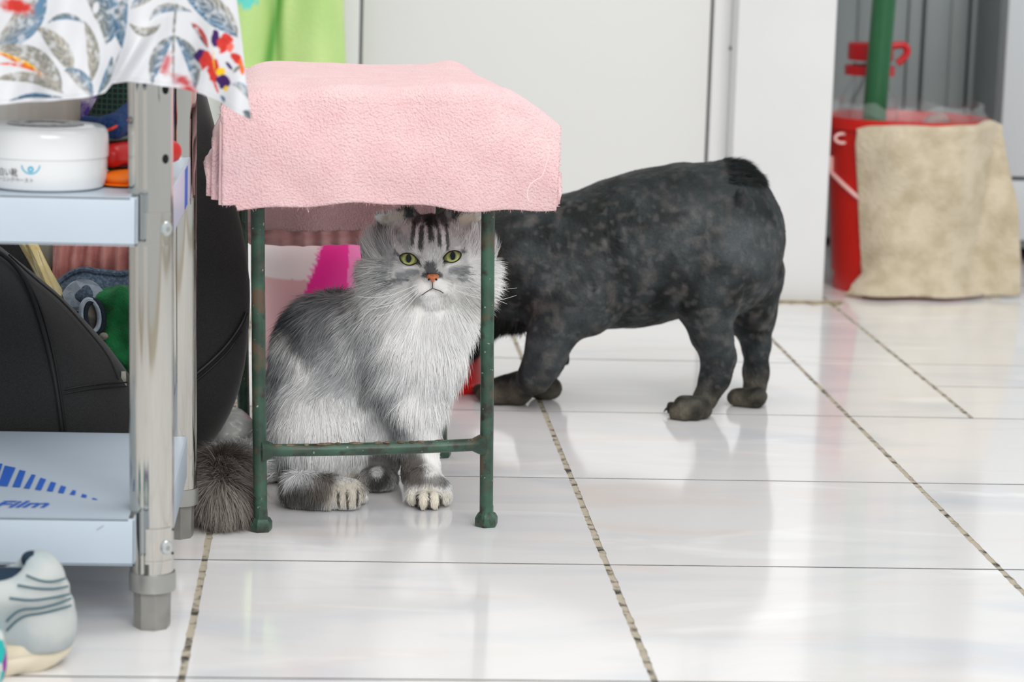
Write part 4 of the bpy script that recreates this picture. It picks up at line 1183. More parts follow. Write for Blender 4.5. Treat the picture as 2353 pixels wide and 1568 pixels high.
pile = strands('pile', V0, F0, 95000, lambda c, n: np.where(n[:, 1] < 0.3, 1.0, 0.25)*np.where(n[:, 2] > .8, .6, 1), lambda P, n: np.full(len(P), .0042),
               lambda P, n: np.array([0.25, 0.0, -1.0]) + 1.2*np.random.default_rng(3).normal(size=(len(P), 3)), pile_col, 0.0009, M_PILE, towel, lift=.55, seg=2, rnd=.25, nrmblend=.38, seed=4, clump=1.6, clump_scale=450)
tag(pile, kind='stuff')
# inner folded layers showing at both ends
for k, (ul, ur, ins, zb_, dr) in enumerate(((489, 1291, 0.009, 0.3465, 0.012), (476, 1297, 0.018, 0.3495, 0.026))):
    Pk = towel_layer(at(ul, 330, YF)[0], at(ur, 400, YF)[0], ins, zb_, 110, dr, seed=k + 3)
    terry(Pk, 'inner_layer', 0, 1)
# hem tapes along the left ends of the layers
for Pq in (P0,):
    MB().tube(Pq[0, :52:2] + [-0.0005, 0.0012, 0], 0.0026, 8).build('hem', M_HEM, towel)
    MB().tube(Pq[3, :52:2] + [0, -0.0008, 0], 0.0009, 6).build('hem', M_HEM, towel)
# flap that hangs down behind the seat with a ribbed hem band
nb, mb = 120, 40
BF = np.zeros((nb, mb, 3)); BH = np.zeros((nb, 12, 3))
xa, xb = at(505, 480, 3.085)[0], at(1000, 480, 3.085)[0]
zt_, zh, ze = 0.452, at(750, 531, 3.085)[2], at(750, 564, 3.085)[2]
xcut = at(578, 545, 3.085)[0]
for i in range(nb):
    x = xa + (xb - xa)*i/(nb - 1)
    lim = ze if x > xcut else ze + (xcut - x)*0.95
    yy = 3.088 + 0.010*math.sin(x*26) + 0.004*math.sin(x*61)
    for j in range(mb):
        t = j/(mb - 1); z = zt_ + (max(zh, lim) - zt_)*t
        BF[i, j] = (x, yy + 0.004*math.sin(z*40 + x*9), z)
    for j in range(12):
        t = j/11; z = max(zh, lim) + (lim - max(zh, lim) - 1e-4)*t + (0.01*(1 - 1))
        BH[i, j] = (x, yy + 0.0035*math.sin(x*230 + 2*math.sin(x*40)) - 0.002 + 0.001*math.sin(t*9), z)
sheet('back_flap', BF[::-1], 0.004, M_TOWEL, towel)
sheet('hem_band', BH[::-1], 0.003, mat('pink_rib_band', (226, 176, 174), .9, bump=(300, .4, .001)), towel)
# a few loose threads
M_THREAD = mat('pale_pink_thread', (250, 224, 222), 0.9)
for line in ([(1258, 330), (1262, 350), (1254, 380), (1245, 405), (1222, 420), (1212, 440), (1214, 462)], [(574, 470), (570, 479)], [(700, 470), (706, 478), (709, 488)], [(520, 365), (526, 385), (524, 410)]):
    P_ = [at(u, v, YF - 0.012) for u, v in smooth_line(line, 16)]
    MB().tube(P_, 0.0004, 5).build('thread', M_THREAD, towel)

# ================================================================== GREEN CLOTH ON THE WALL, PINK BAG BEHIND THE STOOL
ng, mg = 140, 70
GU = np.linspace(515, 800, ng)[:, None]*np.ones((1, mg)); GV = np.linspace(-420, 330, mg)[None]*np.ones((ng, 1))
GU2 = 660 + (GU - 660)*(0.82 + 0.26*(GV + 420)/750*0.7)
d_ = CC + CA*((GU2[..., None] - 1176.5)/F_PX) + CB*((784 - GV[..., None])/F_PX)
GP = CPOS + d_*(4.35/d_[..., 1:2])
GP[..., 1] += -0.018*np.sin((GU - 515)/30.0 + 0.5*np.sin(GV/90)) - 0.012*np.exp(-((GU - 628)/16)**2)*-2 
lg, dg_ = s2l((200, 224, 152)), s2l((176, 212, 132))
gc = lg + (dg_ - lg)*vnoise(np.stack([GU/40, GV/90, 0*GU], -1), 1.0)[..., None]
tq = (np.hypot((GU2 - 565)/26, (GV - 0)/16) + .5*(vnoise(np.stack([GU/9, GV/9, 0*GU], -1), 1.) - .5) < 1); gc[tq] = s2l((110, 214, 200))
gband = np.exp(-((GU - 640 + (GV)*.18)/13)**2)[..., None]; gc = gc*(1 - .75*gband) + s2l((70, 158, 64))*.75*gband
gt = thing('green_cloth', GP[70, 0]*[1, 1, 1], 'lime green towel with turquoise patch hanging on the wall', 'towel')
sheet('fabric', GP[:, ::-1], 0.003, tint_mat('lime_terry', .95, .05, bump=(200, .6, .003)), gt, gc[:, ::-1])
hk = GP[70, 0]
MB().tube([hk + [0, .085, .012], hk + [0, 0.03, .012], hk + [0, -.012, .004], hk + [0, -.018, .02]], 0.004, 10).build('hook', M_BOLT, gt)

YP = 3.27
px0, px1 = at(602, 700, YP)[0], at(838, 700, YP)[0]; ptop = at(720, 520, YP)[2]
f = Field((px0 - .04, YP - .09, -.01), (px1 + .04, YP + .09, ptop + .03), 0.003)
pc = (px0 + px1)/2; hw = (px1 - px0)/2
f.cone((pc - hw + .05, YP, .052), (pc + hw - .05, YP, .052), .05, .05, .03); f.cone((pc - hw + .05, YP, .052), (pc - hw + .045, YP, ptop - .04), .05, .045, .03)
f.cone((pc + hw - .05, YP, .052), (pc + hw - .045, YP, ptop - .04), .05, .045, .03); f.cone((pc - hw + .045, YP, ptop - .045), (pc + hw - .045, YP, ptop - .045), .045, .045, .03); f.ell((pc, YP, ptop/2), (hw*.8, .055, ptop*.45), .03)
V, F = f.mesh(2, lambda P: .006*(vnoise(P, 22) - .5))
def pixel(V):
    d_ = V - CPOS; z = d_ @ CC
    return 1176.5 + F_PX*(d_ @ CA)/z, 784 - F_PX*(d_ @ CB)/z
X_, Z_ = V[:, 0], V[:, 2]
def xz(u, v): p = at(u, v, YP - .05); return p[0], p[2]
ca_ = np.tile(s2l((240, 226, 226)), (len(V), 1))
lx, lz = xz(745, 556); lx2, lz2 = xz(712, 640)
edge_x = lx + (lx2 - lx)*(Z_ - lz)/(lz2 - lz)
w_ = X_ > edge_x; ca_[w_] = s2l((240, 40, 150))
w_ = (X_ > edge_x - .004) & (X_ <= edge_x + .001) & (np.sin(Z_*900) > 0); ca_[w_] = s2l((250, 150, 200))
w_ = X_ > xz(800, 600)[0]; ca_[w_] = s2l((250, 130, 190))
w_ = Z_ < xz(640, 640)[1] - .0 + .0; ca_[w_ & (X_ < edge_x)] = s2l((226, 176, 180))
gb = mesh_np('gift_bag', V, F, tint_mat('soft_pink_plastic', .4, .4), None, True, ca_)
tag(gb, 'white and hot pink plastic bag on the floor behind the cat', 'bag')

q = at(512, 1050, 2.995)
rumple('plastic_sack', [q[0], 2.995, .036], (.036, .026, .033), mat('pale_grey_plastic_sack', (196, 200, 196), .3, alpha=.85, bump=(60, .5, .004)), 'pale crumpled plastic sack on the floor behind the cat tail', 'plastic bag', amp=.014, sc=50, seed=6)
# ================================================================== CAT
catp = thing('cat', fl(860, 1120)*[1, 1, 0], 'fluffy grey and white tabby cat with folded ears sitting under the stool', 'cat')
H = 0.0024
f = Field((-0.155, 2.64, -0.004), (0.205, 3.06, 0.345), H)
A = at
# trunk, chest, ruff
f.cone(A(905, 770, 2.905), A(745, 930, 2.975), .058, .066, .03)
f.ell(A(760, 800, 2.95), (.062, .055, .062), .04)
f.ell(A(975, 765, 2.875), (.046, .042, .070), .03)
f.ell(A(985, 690, 2.875), (.055, .046, .042), .03)
f.cone(A(930, 820, 2.885), A(945, 900, 2.87), .05, .036, .03)
# haunch and hind foot
f.ell(A(735, 985, 2.905), (.050, .050, .062), .025)
f.ell(A(722, 1030, 2.905), (.050, .046, .050), .025)
f.ell(A(830, 960, 2.935), (.050, .045, .075), .03)
f.ell(A(820, 1050, 2.945), (.050, .035, .040), .02)
f.ell(A(665, 1000, 2.955), (.030, .045, .060), .03)
f.cone(fl(690, 1125, .020), fl(800, 1135, .018), .019, .017, .012)
for u, v in ((772, 1128), (792, 1132), (815, 1130), (834, 1122)):
    f.ell(fl(u, v + 12, .012), (.0068, .012, .0105), .0025)
# front legs
f.chain([A(955, 850, 2.868), A(958, 930, 2.858), A(962, 1010, 2.855), A(968, 1090, 2.852), fl(975, 1110, .022)], [.036, .027, .0215, .0195, .019], .012)
f.ell(fl(985, 1125, .016), (.025, .026, .0155), .01)
for u in (948, 972, 998, 1023):
    f.ell(fl(u, 1148 if 960 < u < 1010 else 1140, .0115), (.0072, .012, .0105), .0025)
f.chain([A(885, 870, 2.89), A(872, 980, 2.90), A(868, 1070, 2.90)], [.03, .021, .019], .015)
f.ell(fl(870, 1100, .014), (.022, .026, .0135), .008)
# tail lying on the floor, curling round to the front
TAIL = [fl(660, 1060, .024), fl(590, 1066, .022), fl(538, 1080, .025), fl(512, 1106, .030), fl(507, 1148, .029)]
f.chain(TAIL, [.020, .018, .021, .025, .021], .012)
# head
HC = A(985, 592, 2.862)
f.ell(HC, (.0560, .050, .0470), .02)
f.ell(A(900, 638, 2.862), (.029, .030, .030), .025); f.ell(A(1068, 632, 2.862), (.028, .030, .030), .025)
f.ell(A(900, 590, 2.872), (.026, .030, .030), .03); f.ell(A(1070, 586, 2.872), (.026, .030, .030), .03)
f.cone(A(986, 560, 2.828), A(993, 634, 2.806), .016, .0105, .014)
f.ell(A(976, 660, 2.812), (.0140, .014, .0115), .006); f.ell(A(1010, 657, 2.812), (.0140, .014, .0115), .006)
f.ell(A(992, 682, 2.826), (.017, .014, .010), .008)
for u, v in ((938, 596), (1040, 590)):
    f.ell(A(u, v, 2.812), (.0125, .0075, .0085), .005, cut=True)
# folded ears
ear_l = [(A(930, 514, 2.862), A(872, 499, 2.848)), (A(1050, 508, 2.862), A(1102, 495, 2.848))]
for (b0, t0), sx_ in zip(ear_l, (-1, 1)):
    nrm_ = np.array([-0.12*sx_, -0.82, -0.42])
    f.cone(b0, t0, .0185, .0062, .006, flat=(nrm_, 2.6))
    mid_ = b0*.42 + t0*.58
    f.ell(mid_ + np.array([0.002*sx_, -.0085, -.006]), (.014, .006, .008), .003, cut=True)
CV, CF = f.mesh(2)
CV[:, 2] = np.maximum(CV[:, 2], 0.0006)
CN = vnormals(CV, CF)

# ---- fur colouring, laid out on the cat's own front plane (X, Z)
_o = A(985, 800, 2.86); _du = A(1085, 800, 2.86) - _o; _dv = A(985, 900, 2.86) - _o
_M2 = np.linalg.inv(np.array([[_du[0], _dv[0]], [_du[2], _dv[2]]])/100.0)
def cat_uv(P):
    q = np.stack([P[:, 0] - _o[0] - 0.035*(P[:, 1] - 2.86), P[:, 2] - _o[2] + 0.145*(P[:, 1] - 2.86)], 1) @ _M2.T
    return q[:, 0] + 985, q[:, 1] + 800
def C3(*c): return s2l(c)
cW, cL, cM, cD, cK, cB = C3(254, 253, 250), C3(222, 223, 223), C3(140, 144, 147), C3(70, 74, 76), C3(34, 36, 36), C3(112, 104, 95)
SPL = [(730, 730, 140, 100, -35, cM, .9), (755, 640, 115, 38, -12, cD, 1), (655, 730, 55, 75, -35, cD, .85), (618, 900, 40, 150, 0, cM, .8), (636, 1050, 40, 55, 0, cD, .85),
       (690, 815, 20, 80, -38, cW, .8), (640, 790, 14, 50, -30, cL, .7), (770, 880, 50, 70, 0, cM, .6), (735, 960, 95, 58, 0, cW, .95), (690, 1010, 60, 40, 0, cL, .8), (860, 800, 40, 90, 0, cM, .65),  # last splat on this line paints shoulder shading into the fur colour
       (845, 860, 14, 70, 12, cD, .5), (840, 680, 36, 70, 0, cL, .7), (800, 760, 16, 70, -15, cL, .7), (1000, 750, 110, 95, 0, cW, 1), (960, 690, 130, 50, 0, cW, .8), (930, 850, 50, 46, 0, cL, .7), (890, 905, 40, 50, 0, cM, .8),
       (965, 930, 60, 44, 0, cW, .9), (915, 965, 32, 30, 0, cM, .85), (990, 1010, 22, 60, 0, cW, .85), (932, 1010, 30, 40, 0, cM, .8), (944, 1068, 44, 46, 0, C3(92, 85, 78), .92), (995, 1060, 20, 45, 0, cW, .8), (985, 1098, 52, 14, 0, C3(84, 78, 72), .75),
       (985, 1135, 60, 26, 0, C3(232, 224, 210), 1), (705, 1114, 92, 30, 0, C3(74, 72, 70), .95), (748, 1092, 34, 26, 0, cB, .8), (735, 1042, 45, 32, 0, cL, .7), (640, 1120, 30, 30, 0, cD, .7), (680, 1080, 30, 6, -18, cL, .8), (805, 1118, 48, 32, 0, C3(206, 198, 184), .9), (870, 1075, 46, 56, 0, C3(70, 66, 62), .9), (872, 1108, 34, 22, 0, cK, .7), (862, 1085, 12, 10, 0, cL, .7)]
# face strokes: u0 v0 u1 v1 width colour strength
FST = [(940, 500, 1040, 500, 20, cD, .7), (988, 478, 988, 512, 20, cK, .85), (965, 490, 955, 520, 8, cK, .7), (1012, 490, 1022, 520, 8, cK, .7), (950, 517, 949, 574, 4.5, cK, .8), (968, 530, 966, 580, 6, cK, .85), (986, 512, 990, 568, 9, cK, .9), (1004, 520, 1010, 570, 6, cK, .85), (1025, 522, 1027, 574, 4.5, cK, .8),
       (959, 538, 957, 578, 4, cW, .7), (977, 530, 976, 560, 3.5, cL, .7), (1000, 532, 1000, 560, 3, cL, .7), (1018, 536, 1019, 578, 4, cW, .7), (992, 575, 992, 602, 14, cL, .8), (990, 620, 992, 630, 13, cD, .9), (976, 634, 1010, 634, 6, cK, .8),
       (932, 616, 962, 618, 5, cW, .95), (1022, 612, 1052, 604, 5, cW, .95), (928, 578, 962, 588, 4, cW, .8), (1018, 588, 1052, 572, 4, cW, .8), (961, 604, 966, 614, 4, cK, .9), (1021, 602, 1017, 612, 4, cK, .9), (918, 590, 908, 586, 4, cK, .8), (1062, 580, 1072, 580, 4, cK, .8),
       (915, 635, 955, 628, 8, cM, .85), (900, 648, 940, 644, 4, cD, .8), (890, 660, 925, 652, 4, cM, .7), (1035, 625, 1075, 622, 8, cM, .8), (1045, 640, 1090, 640, 3.5, cM, .8), (1050, 632, 1085, 628, 3, cD, .6), (905, 596, 895, 640, 5, cM, .7), (892, 600, 880, 650, 5, cM, .5),
       (880, 560, 900, 600, 16, cM, .55), (915, 545, 935, 570, 12, cM, .5), (960, 655, 975, 664, 14, cW, .9), (1010, 655, 1030, 662, 14, cW, .9), (992, 690, 992, 700, 22, cW, .9), (1090, 560, 1100, 640, 22, cW, .8), (850, 620, 860, 680, 18, cM, .5), (870, 680, 930, 690, 16, cL, .8),
       (868, 498, 905, 487, 4, cK, .8), (905, 487, 945, 500, 6, cK, .85), (885, 512, 920, 506, 9, C3(196, 188, 176), .9), (1040, 502, 1060, 490, 6, cK, .8), (1060, 490, 1104, 489, 4, cK, .8), (1060, 510, 1095, 506, 10, C3(214, 200, 182), .9), (884, 530, 880, 560, 7, cD, .8), (1102, 515, 1106, 545, 5, cD, .8)]
TOES = [(960, 1124, 960, 1155, 2.8), (985, 1122, 985, 1158, 2.8), (1011, 1126, 1011, 1155, 2.8), (783, 1112, 783, 1145, 2.2), (803, 1112, 804, 1148, 2.2), (824, 1108, 826, 1142, 2.2)]
def seg_d(u, v, s):
    a = np.array(s[:2], float); b = np.array(s[2:4], float); d_ = b - a
    t = np.clip(((u - a[0])*d_[0] + (v - a[1])*d_[1])/(d_ @ d_ + 1e-9), 0, 1)
    return np.hypot(u - a[0] - t*d_[0], v - a[1] - t*d_[1])
def tail_d(P):
    best = np.full(len(P), 9.0); dr = np.zeros((len(P), 3)); tt = np.zeros(len(P))
    for i in range(len(TAIL) - 1):
        a, b = TAIL[i], TAIL[i+1]; d_ = b - a; t = np.clip((P - a) @ d_/(d_ @ d_), 0, 1)
        d = np.linalg.norm(P - a - t[:, None]*d_, axis=1); m = d < best
        best[m] = d[m]; dr[m] = d_/np.linalg.norm(d_); tt[m] = (i + t[m])/(len(TAIL) - 1)
    return best, dr, tt
def smooth01(x): x = np.clip(x, 0, 1); return x*x*(3 - 2*x)
def cat_color(P, n):
    u, v = cat_uv(P)
    wob = (vnoise(P, 70, 1) - .5)*16; u2, v2 = u + wob, v + (vnoise(P, 70, 2) - .5)*16
    c = np.tile(cL, (len(P), 1))
    for (a, b, ru, rv, rot, col_, s) in SPL:
        r = math.radians(rot); x, y = u2 - a, v2 - b
        xr, yr = (x*math.cos(r) + y*math.sin(r))/ru, (-x*math.sin(r) + y*math.cos(r))/rv
        k = s*smooth01(1.6 - 1.25*np.hypot(xr, yr))[:, None]
        c = c*(1-k) + col_*k
    hd = np.linalg.norm((P - HC)/[1, 1.1, 1], axis=1)
    fm = smooth01((.078 - hd)/.012)[:, None]*(n[:, 1] < 0.35)[:, None]*smooth01((712 - v)/22)[:, None]
    fu, fv = u + (vnoise(P, 240, 5) - .5)*5, v + (vnoise(P, 240, 6) - .5)*5
    cf = np.tile(C3(212, 212, 210), (len(P), 1))
    for s in FST:
        k = (s[6]*smooth01((s[4]*1.25 - seg_d(fu, fv, s))/(s[4]*.6)))[:, None]
        cf = cf*(1-k) + s[5]*k
    c = c*(1-fm) + cf*fm
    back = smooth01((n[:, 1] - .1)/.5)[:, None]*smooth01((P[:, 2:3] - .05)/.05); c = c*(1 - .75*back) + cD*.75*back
    for s in TOES:
        k = .9*smooth01((s[4]*1.8 - seg_d(u, v, s))/s[4])[:, None]; c = c*(1-k) + cK*k
    td, _, tt = tail_d(P)
    tm = smooth01((.05 - td)/.012)*(P[:, 0] < A(640, 1080, 2.9)[0]); tcol = cL*.8*(1 - smooth01((tt - .42)/.2))[:, None] + C3(138, 130, 124)*smooth01((tt - .42)/.2)[:, None]
    c = c*(1 - tm)[:, None] + tcol*tm[:, None]
    return c
def fur_color(P, n):
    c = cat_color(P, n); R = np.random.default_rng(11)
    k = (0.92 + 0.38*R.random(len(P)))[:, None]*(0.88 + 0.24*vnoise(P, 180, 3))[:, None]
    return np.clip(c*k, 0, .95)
M_CATSKIN = tint_mat('cat_undercoat', .95, .05)
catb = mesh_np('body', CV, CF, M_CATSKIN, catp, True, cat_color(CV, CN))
EYES = [(938.5, 595.5, 20.5, 14.0, 14), (1040, 589.5, 20.5, 13.5, -17)]
def fur_dens(P, n):
    u, v = cat_uv(P); w = np.ones(len(P))
    front = n[:, 1] < 0.5
    for a, b, ru, rv, rot in EYES:
        r = math.radians(rot); x, y = u - a, v - b
        d = np.hypot((x*math.cos(r) + y*math.sin(r))/(ru*1.12), (-x*math.sin(r) + y*math.cos(r))/(rv*1.15))
        w[front & (d < 1)] = 0
    w[front & (np.hypot((u - 994)/14, (v - 641)/12) < 1)] = 0
    hd = np.linalg.norm(P - HC, axis=1)
    w[(hd < .068) & (n[:, 1] < .2)] *= 3.4
    w[n[:, 1] > 0.55] *= .45
    w[(P[:, 2] < .004)] = 0
    w[(P[:, 2] < .05) & (P[:, 0] > A(640, 1100, 2.85)[0])] *= 1.8
    return w
def fur_len(P, n):
    u, v = cat_uv(P); L = np.full(len(P), .021)
    hd = np.linalg.norm(P - HC, axis=1)
    fd = np.hypot((u - 990)/95, (v - 600)/105)
    face = smooth01((1.22 - fd)/.35)*(n[:, 1] < .4)
    ruff = (v > 640) & (v < 860) & (u > 850); L[ruff] = .026
    low = smooth01((.11 - P[:, 2])/.05); isleg = (u > 840)
    L = L*(1 - low*isleg) + .0075*low*isleg
    lo2 = smooth01((.055 - P[:, 2])/.02); L = L*(1 - lo2*(u > 655)) + np.where(u > 765, .0048, .013)*lo2*(u > 655)
    L = L*(1 - face) + .0052*face
    mz = np.hypot((u - 993)/32, (v - 650)/30) < 1; L[mz & (n[:, 1] < .3)] = .0032
    ear = (v < 545) & ((u < 925) | (u > 1055)) & (hd < .09); L[ear] = .0050
    top = (v < 520) & (u > 925) & (u < 1055); L[top] = np.minimum(L[top], .008)
    td, _, tt = tail_d(P); tm = (td < .05) & (P[:, 0] < A(640, 1080, 2.9)[0]); L[tm] = .022 + .008*tt[tm]
    return L
NOSE = A(993, 640, 2.80)
def fur_comb(P, n):
    u, v = cat_uv(P)
    d = np.tile(np.array([-.30, .15, -.9]), (len(P), 1))
    sw = (vnoise(P, 28, 8) - .5)[:, None]*np.array([1.3, 0, .5]); d = d + sw
    hd = np.linalg.norm(P - HC, axis=1)
    ruff = (v > 640) & (u > 860); d[ruff] = np.array([0.0, 0, -1.0]) + .55*np.stack([(u[ruff] - 985)/110, 0*u[ruff], 0*u[ruff]], 1) + sw[ruff]*.5
    low = P[:, 2] < .11; d[low] = np.array([0.0, -.15, -1.0])
    hm = hd < .082
    dn = P - NOSE; dn[:, 1] *= .3; dn /= np.linalg.norm(dn, axis=1, keepdims=True) + 1e-9
    up = v < 600
    dn[up] = dn[up]*.5 + np.array([0, .2, .8]); dn[~up] += np.array([0, 0.15, -.30])
    k = smooth01((.085 - hd)/.012)[:, None]; d = d*(1-k) + dn*k
    td, dr, tt = tail_d(P); tm = (td < .05) & (P[:, 0] < A(640, 1080, 2.9)[0]); d[tm] = dr[tm]*(1.15 - tt[tm])[:, None] + np.array([0, -.25, -.9])*tt[tm][:, None] + .35*(vnoise(P[tm], 45, 4) - .5)[:, None]*np.array([1.5, 0, 0])
    return d
def fur_width(P):
    return np.where(np.linalg.norm(P - HC, axis=1) < .075, .00052, .00065)
def fur_lift(P, n):
    hd = np.linalg.norm(P - HC, axis=1)
    l = np.where(hd < .062, .16, .20); td, _, _ = tail_d(P); l[(td < .05) & (P[:, 0] < A(640, 1080, 2.9)[0])] = .42
    l[P[:, 2] < .05] = np.minimum(l[P[:, 2] < .05], .40); return l
M_FUR = tint_mat('cat_fur', .85, .10)
fur = strands('fur', CV, CF, 190000, fur_dens, fur_len, fur_comb, fur_color, fur_width, M_FUR, catp, lift=fur_lift, seg=3, rnd=.13, droop=.12, nrmblend=.10, seed=9, clump=.55, clump_scale=105)
tag(fur, kind='stuff')
# keep hair tips above the floor
_co = np.empty(len(fur.data.vertices)*3, np.float32); fur.data.vertices.foreach_get('co', _co); _co[2::3] = np.maximum(_co[2::3], .0008); fur.data.vertices.foreach_set('co', _co)

# ---- eyes
M_IRIS = tint_mat('cat_iris', .08, .6)
M_PUP = mat('black_pupil', (8, 20, 24), 0.25, spec=.3)
M_RIM = mat('dark_eye_rim', (22, 20, 20), .4)
def front_y(u, v, r=.004):
    return snap([(u, v)], CV, 0)[0]
for (a, b, ru, rv, rot) in EYES:
    c0_ = front_y(a, b); ys = [front_y(a + 26*s_, b)[1] for s_ in (-1, 1)] + [front_y(a, b + 20*s_)[1] for s_ in (-1, 1)]
    Ye = min(np.mean(ys), c0_[1]) - 0.0005
    r = math.radians(rot); sgn = 1 if a < 985 else -1        # inner corner side
    n1, n2 = 40, 16; V, C_ = [], []
    def almond(th):
        x = math.cos(th); y = math.sin(th)
        yy = y*(abs(math.sin(th))**0.15)
        pinch = 1 - .22*max(0, x*sgn)**3 if True else 1
        return x*ru*(1 + .12*max(0, x*sgn)**4), yy*rv*pinch*(0.92 if y < 0 else 1.0)
    cen = at(a, b, Ye)
    for j in range(n2 + 1):
        q_ = j/n2
        for i in range(n1):
            x, y = almond(2*math.pi*i/n1); x *= q_; y *= q_
            uu_, vv_ = a + x*math.cos(r) - y*math.sin(r), b + x*math.sin(r) + y*math.cos(r)
            p = at(uu_, vv_, Ye) + [0, -.0034*(1 - q_*q_), 0]
            V.append(p)
            di = math.hypot(uu_ - a, vv_ - b); 
            base = s2l((176, 178, 104))*(.75 + .5*q_) if di < 14 else s2l((128, 134, 72))
            base = base*(0.72 + 0.45*min(1, max(0, (vv_ - b + 10)/20)))
            if q_ > .93: base = s2l((24, 24, 22))
            if di < 8.5: base = s2l((104, 124, 70))
            C_.append(base)
    F_ = [(j*n1 + i, (j+1)*n1 + i, (j+1)*n1 + (i+1) % n1, j*n1 + (i+1) % n1) for j in range(n2) for i in range(n1)]
    eye = mesh_np('eye', np.array(V), np.array(F_)[:, ::-1], M_IRIS, catp, True, np.array(C_))
    pp = [at(a + 0.5 + 6.0*math.cos(t), b - 1.5 + 9.5*math.sin(t), Ye - .0036) for t in np.linspace(0, 2*math.pi, 24, endpoint=False)]
    MB().poly(pp, (0, .0006, 0)).build('pupil', M_PUP, eye, True)
    rim = []
    for i in range(n1):
        x, y = almond(2*math.pi*i/n1)
        rim.append(at(a + x*math.cos(r) - y*math.sin(r), b + x*math.sin(r) + y*math.cos(r), Ye - .0004))
    MB().tube(rim + [rim[0]], .00065, 8, cap=False).build('eyelid', M_RIM, eye)
    ic = at(a + sgn*ru*1.08*math.cos(r), b + sgn*ru*1.08*math.sin(r) + 2, Ye)
    MB().sphere(ic, (.0022, .0015, .0030), 10, 8).build('tear_duct', M_RIM, eye)
# ---- nose, mouth, whiskers
q = front_y(994, 641)
f = Field(q - .012, q + .012, .0006)
f.cone(at(986, 636, q[1] - .0012), at(1003, 635.5, q[1] - .0012), .0026, .0026, .0015); f.cone(at(994, 638, q[1] - .0018), at(994, 646, q[1] - .0010), .0032, .0018, .0018)
for s_ in (-1, 1): f.ell(at(994 + s_*8.0, 642, q[1] - .0042), (.0013, .002, .0011), .0008, cut=True)
sdf_obj(f, 'nose', mat('brick_pink_nose', (214, 132, 84), .45, noise=(400, (190, 104, 70), .4, .6)), catp, 1)
for s_ in (-1, 1): MB().sphere(at(994 + s_*8.6, 643, q[1] - .0024), (.0013, .0012, .0010), 8, 6).build('nostril', M_RIM, catp)
M_MOUTH = mat('dark_mouth_line', (92, 78, 72), .6)
for ln in ([(994, 650), (994, 658), (994, 664)], [(994, 663), (985, 668), (977, 673), (969, 679)], [(994, 663), (1003, 666), (1011, 669), (1019, 674)]):
    MB().tube(snap(smooth_line(ln, 10), CV, .0014), .00055, 6).build('mouth_line', M_MOUTH, catp)
M_WHISK = mat('white_whisker', (250, 250, 248), .4)
for ln, y0, y1 in (([(958, 655), (900, 678), (860, 684), (822, 682)], 2.80, 2.775), ([(960, 662), (915, 695), (870, 708), (842, 712)], 2.80, 2.77), ([(965, 666), (925, 702), (890, 720), (862, 728)], 2.80, 2.77), ([(962, 659), (910, 690), (880, 700), (850, 703)], 2.80, 2.78),
                   ([(968, 668), (945, 695), (920, 725), (905, 745)], 2.80, 2.78),
                   ([(1028, 652), (1080, 662), (1140, 666), (1188, 662)], 2.80, 2.79), ([(1028, 658), (1080, 680), (1140, 690), (1187, 679)], 2.80, 2.79), ([(1026, 662), (1080, 676), (1130, 685), (1165, 699)], 2.80, 2.80)):
    L_ = smooth_line(ln, 18)
    MB().tube([at(u, v, y0 + (y1 - y0)*i/17) for i, (u, v) in enumerate(L_)], [.00032 - .00018*i/17 for i in range(18)], 5).build('whisker', M_WHISK, catp)
# ================================================================== DOG
dog = thing('dog', fl(1450, 930)*[1, 1, 0], 'stocky shaved dark grey dog with a tufted stub tail eating from a bowl', 'dog')
f = Field((0.06, 3.24, -0.004), (0.66, 3.60, 0.40), 0.0036)
f.cone(A(1305, 600, 3.42), A(1480, 566, 3.42), .086, .097, .014); f.cone(A(1480, 566, 3.42), A(1640, 547, 3.42), .097, .092, .014)
f.ell(A(1585, 547, 3.42), (.105, .085, .0975), .02)
f.ell(A(1400, 660, 3.42), (.10, .06, .052), .02)
f.ell(A(1685, 548, 3.42), (.054, .082, .094), .03)
f.cone(A(1305, 606, 3.42), A(1175, 616, 3.42), .090, .072, .016); f.cone(A(1175, 612, 3.42), A(1075, 680, 3.43), .074, .058, .03)
f.ell(A(1215, 680, 3.42), (.05, .06, .042), .02)
f.ell(A(1045, 735, 3.44), (.055, .055, .05), .02); f.cone(A(1030, 770, 3.44), A(1010, 812, 3.45), .040, .032, .015)
f.ell(A(1330, 690, 3.35), (.055, .035, .05), .02); f.ell(A(1640, 600, 3.37), (.072, .045, .078), .025); f.ell(A(1700, 610, 3.47), (.05, .045, .07), .025)
# near legs
f.chain([A(1300, 690, 3.352), A(1270, 762, 3.345), A(1250, 825, 3.345), A(1228, 866, 3.352), fl(1190, 895, .020), fl(1130, 900, .016)], [.045, .0295, .0245, .0205, .0195, .0165], .014)
for u, v in ((1105, 893), (1112, 903), (1130, 910), (1152, 911)): f.ell(fl(u, v + 3, .011), (.012, .008, .0105), .003)
f.chain([A(1640, 610, 3.362), A(1625, 698, 3.355), A(1636, 768, 3.358), A(1652, 822, 3.365), A(1641, 868, 3.363), A(1618, 915, 3.358)], [.060, .038, .0265, .0215, .0185, .0170], .012)
f.cone(fl(1612, 938, .014), fl(1570, 938, .014), .0150, .0155, .010)
for u, v in ((1542, 938), (1552, 946), (1574, 949), (1600, 949)): f.ell(fl(u, v, .0105), (.009, .008, .0105), .003)
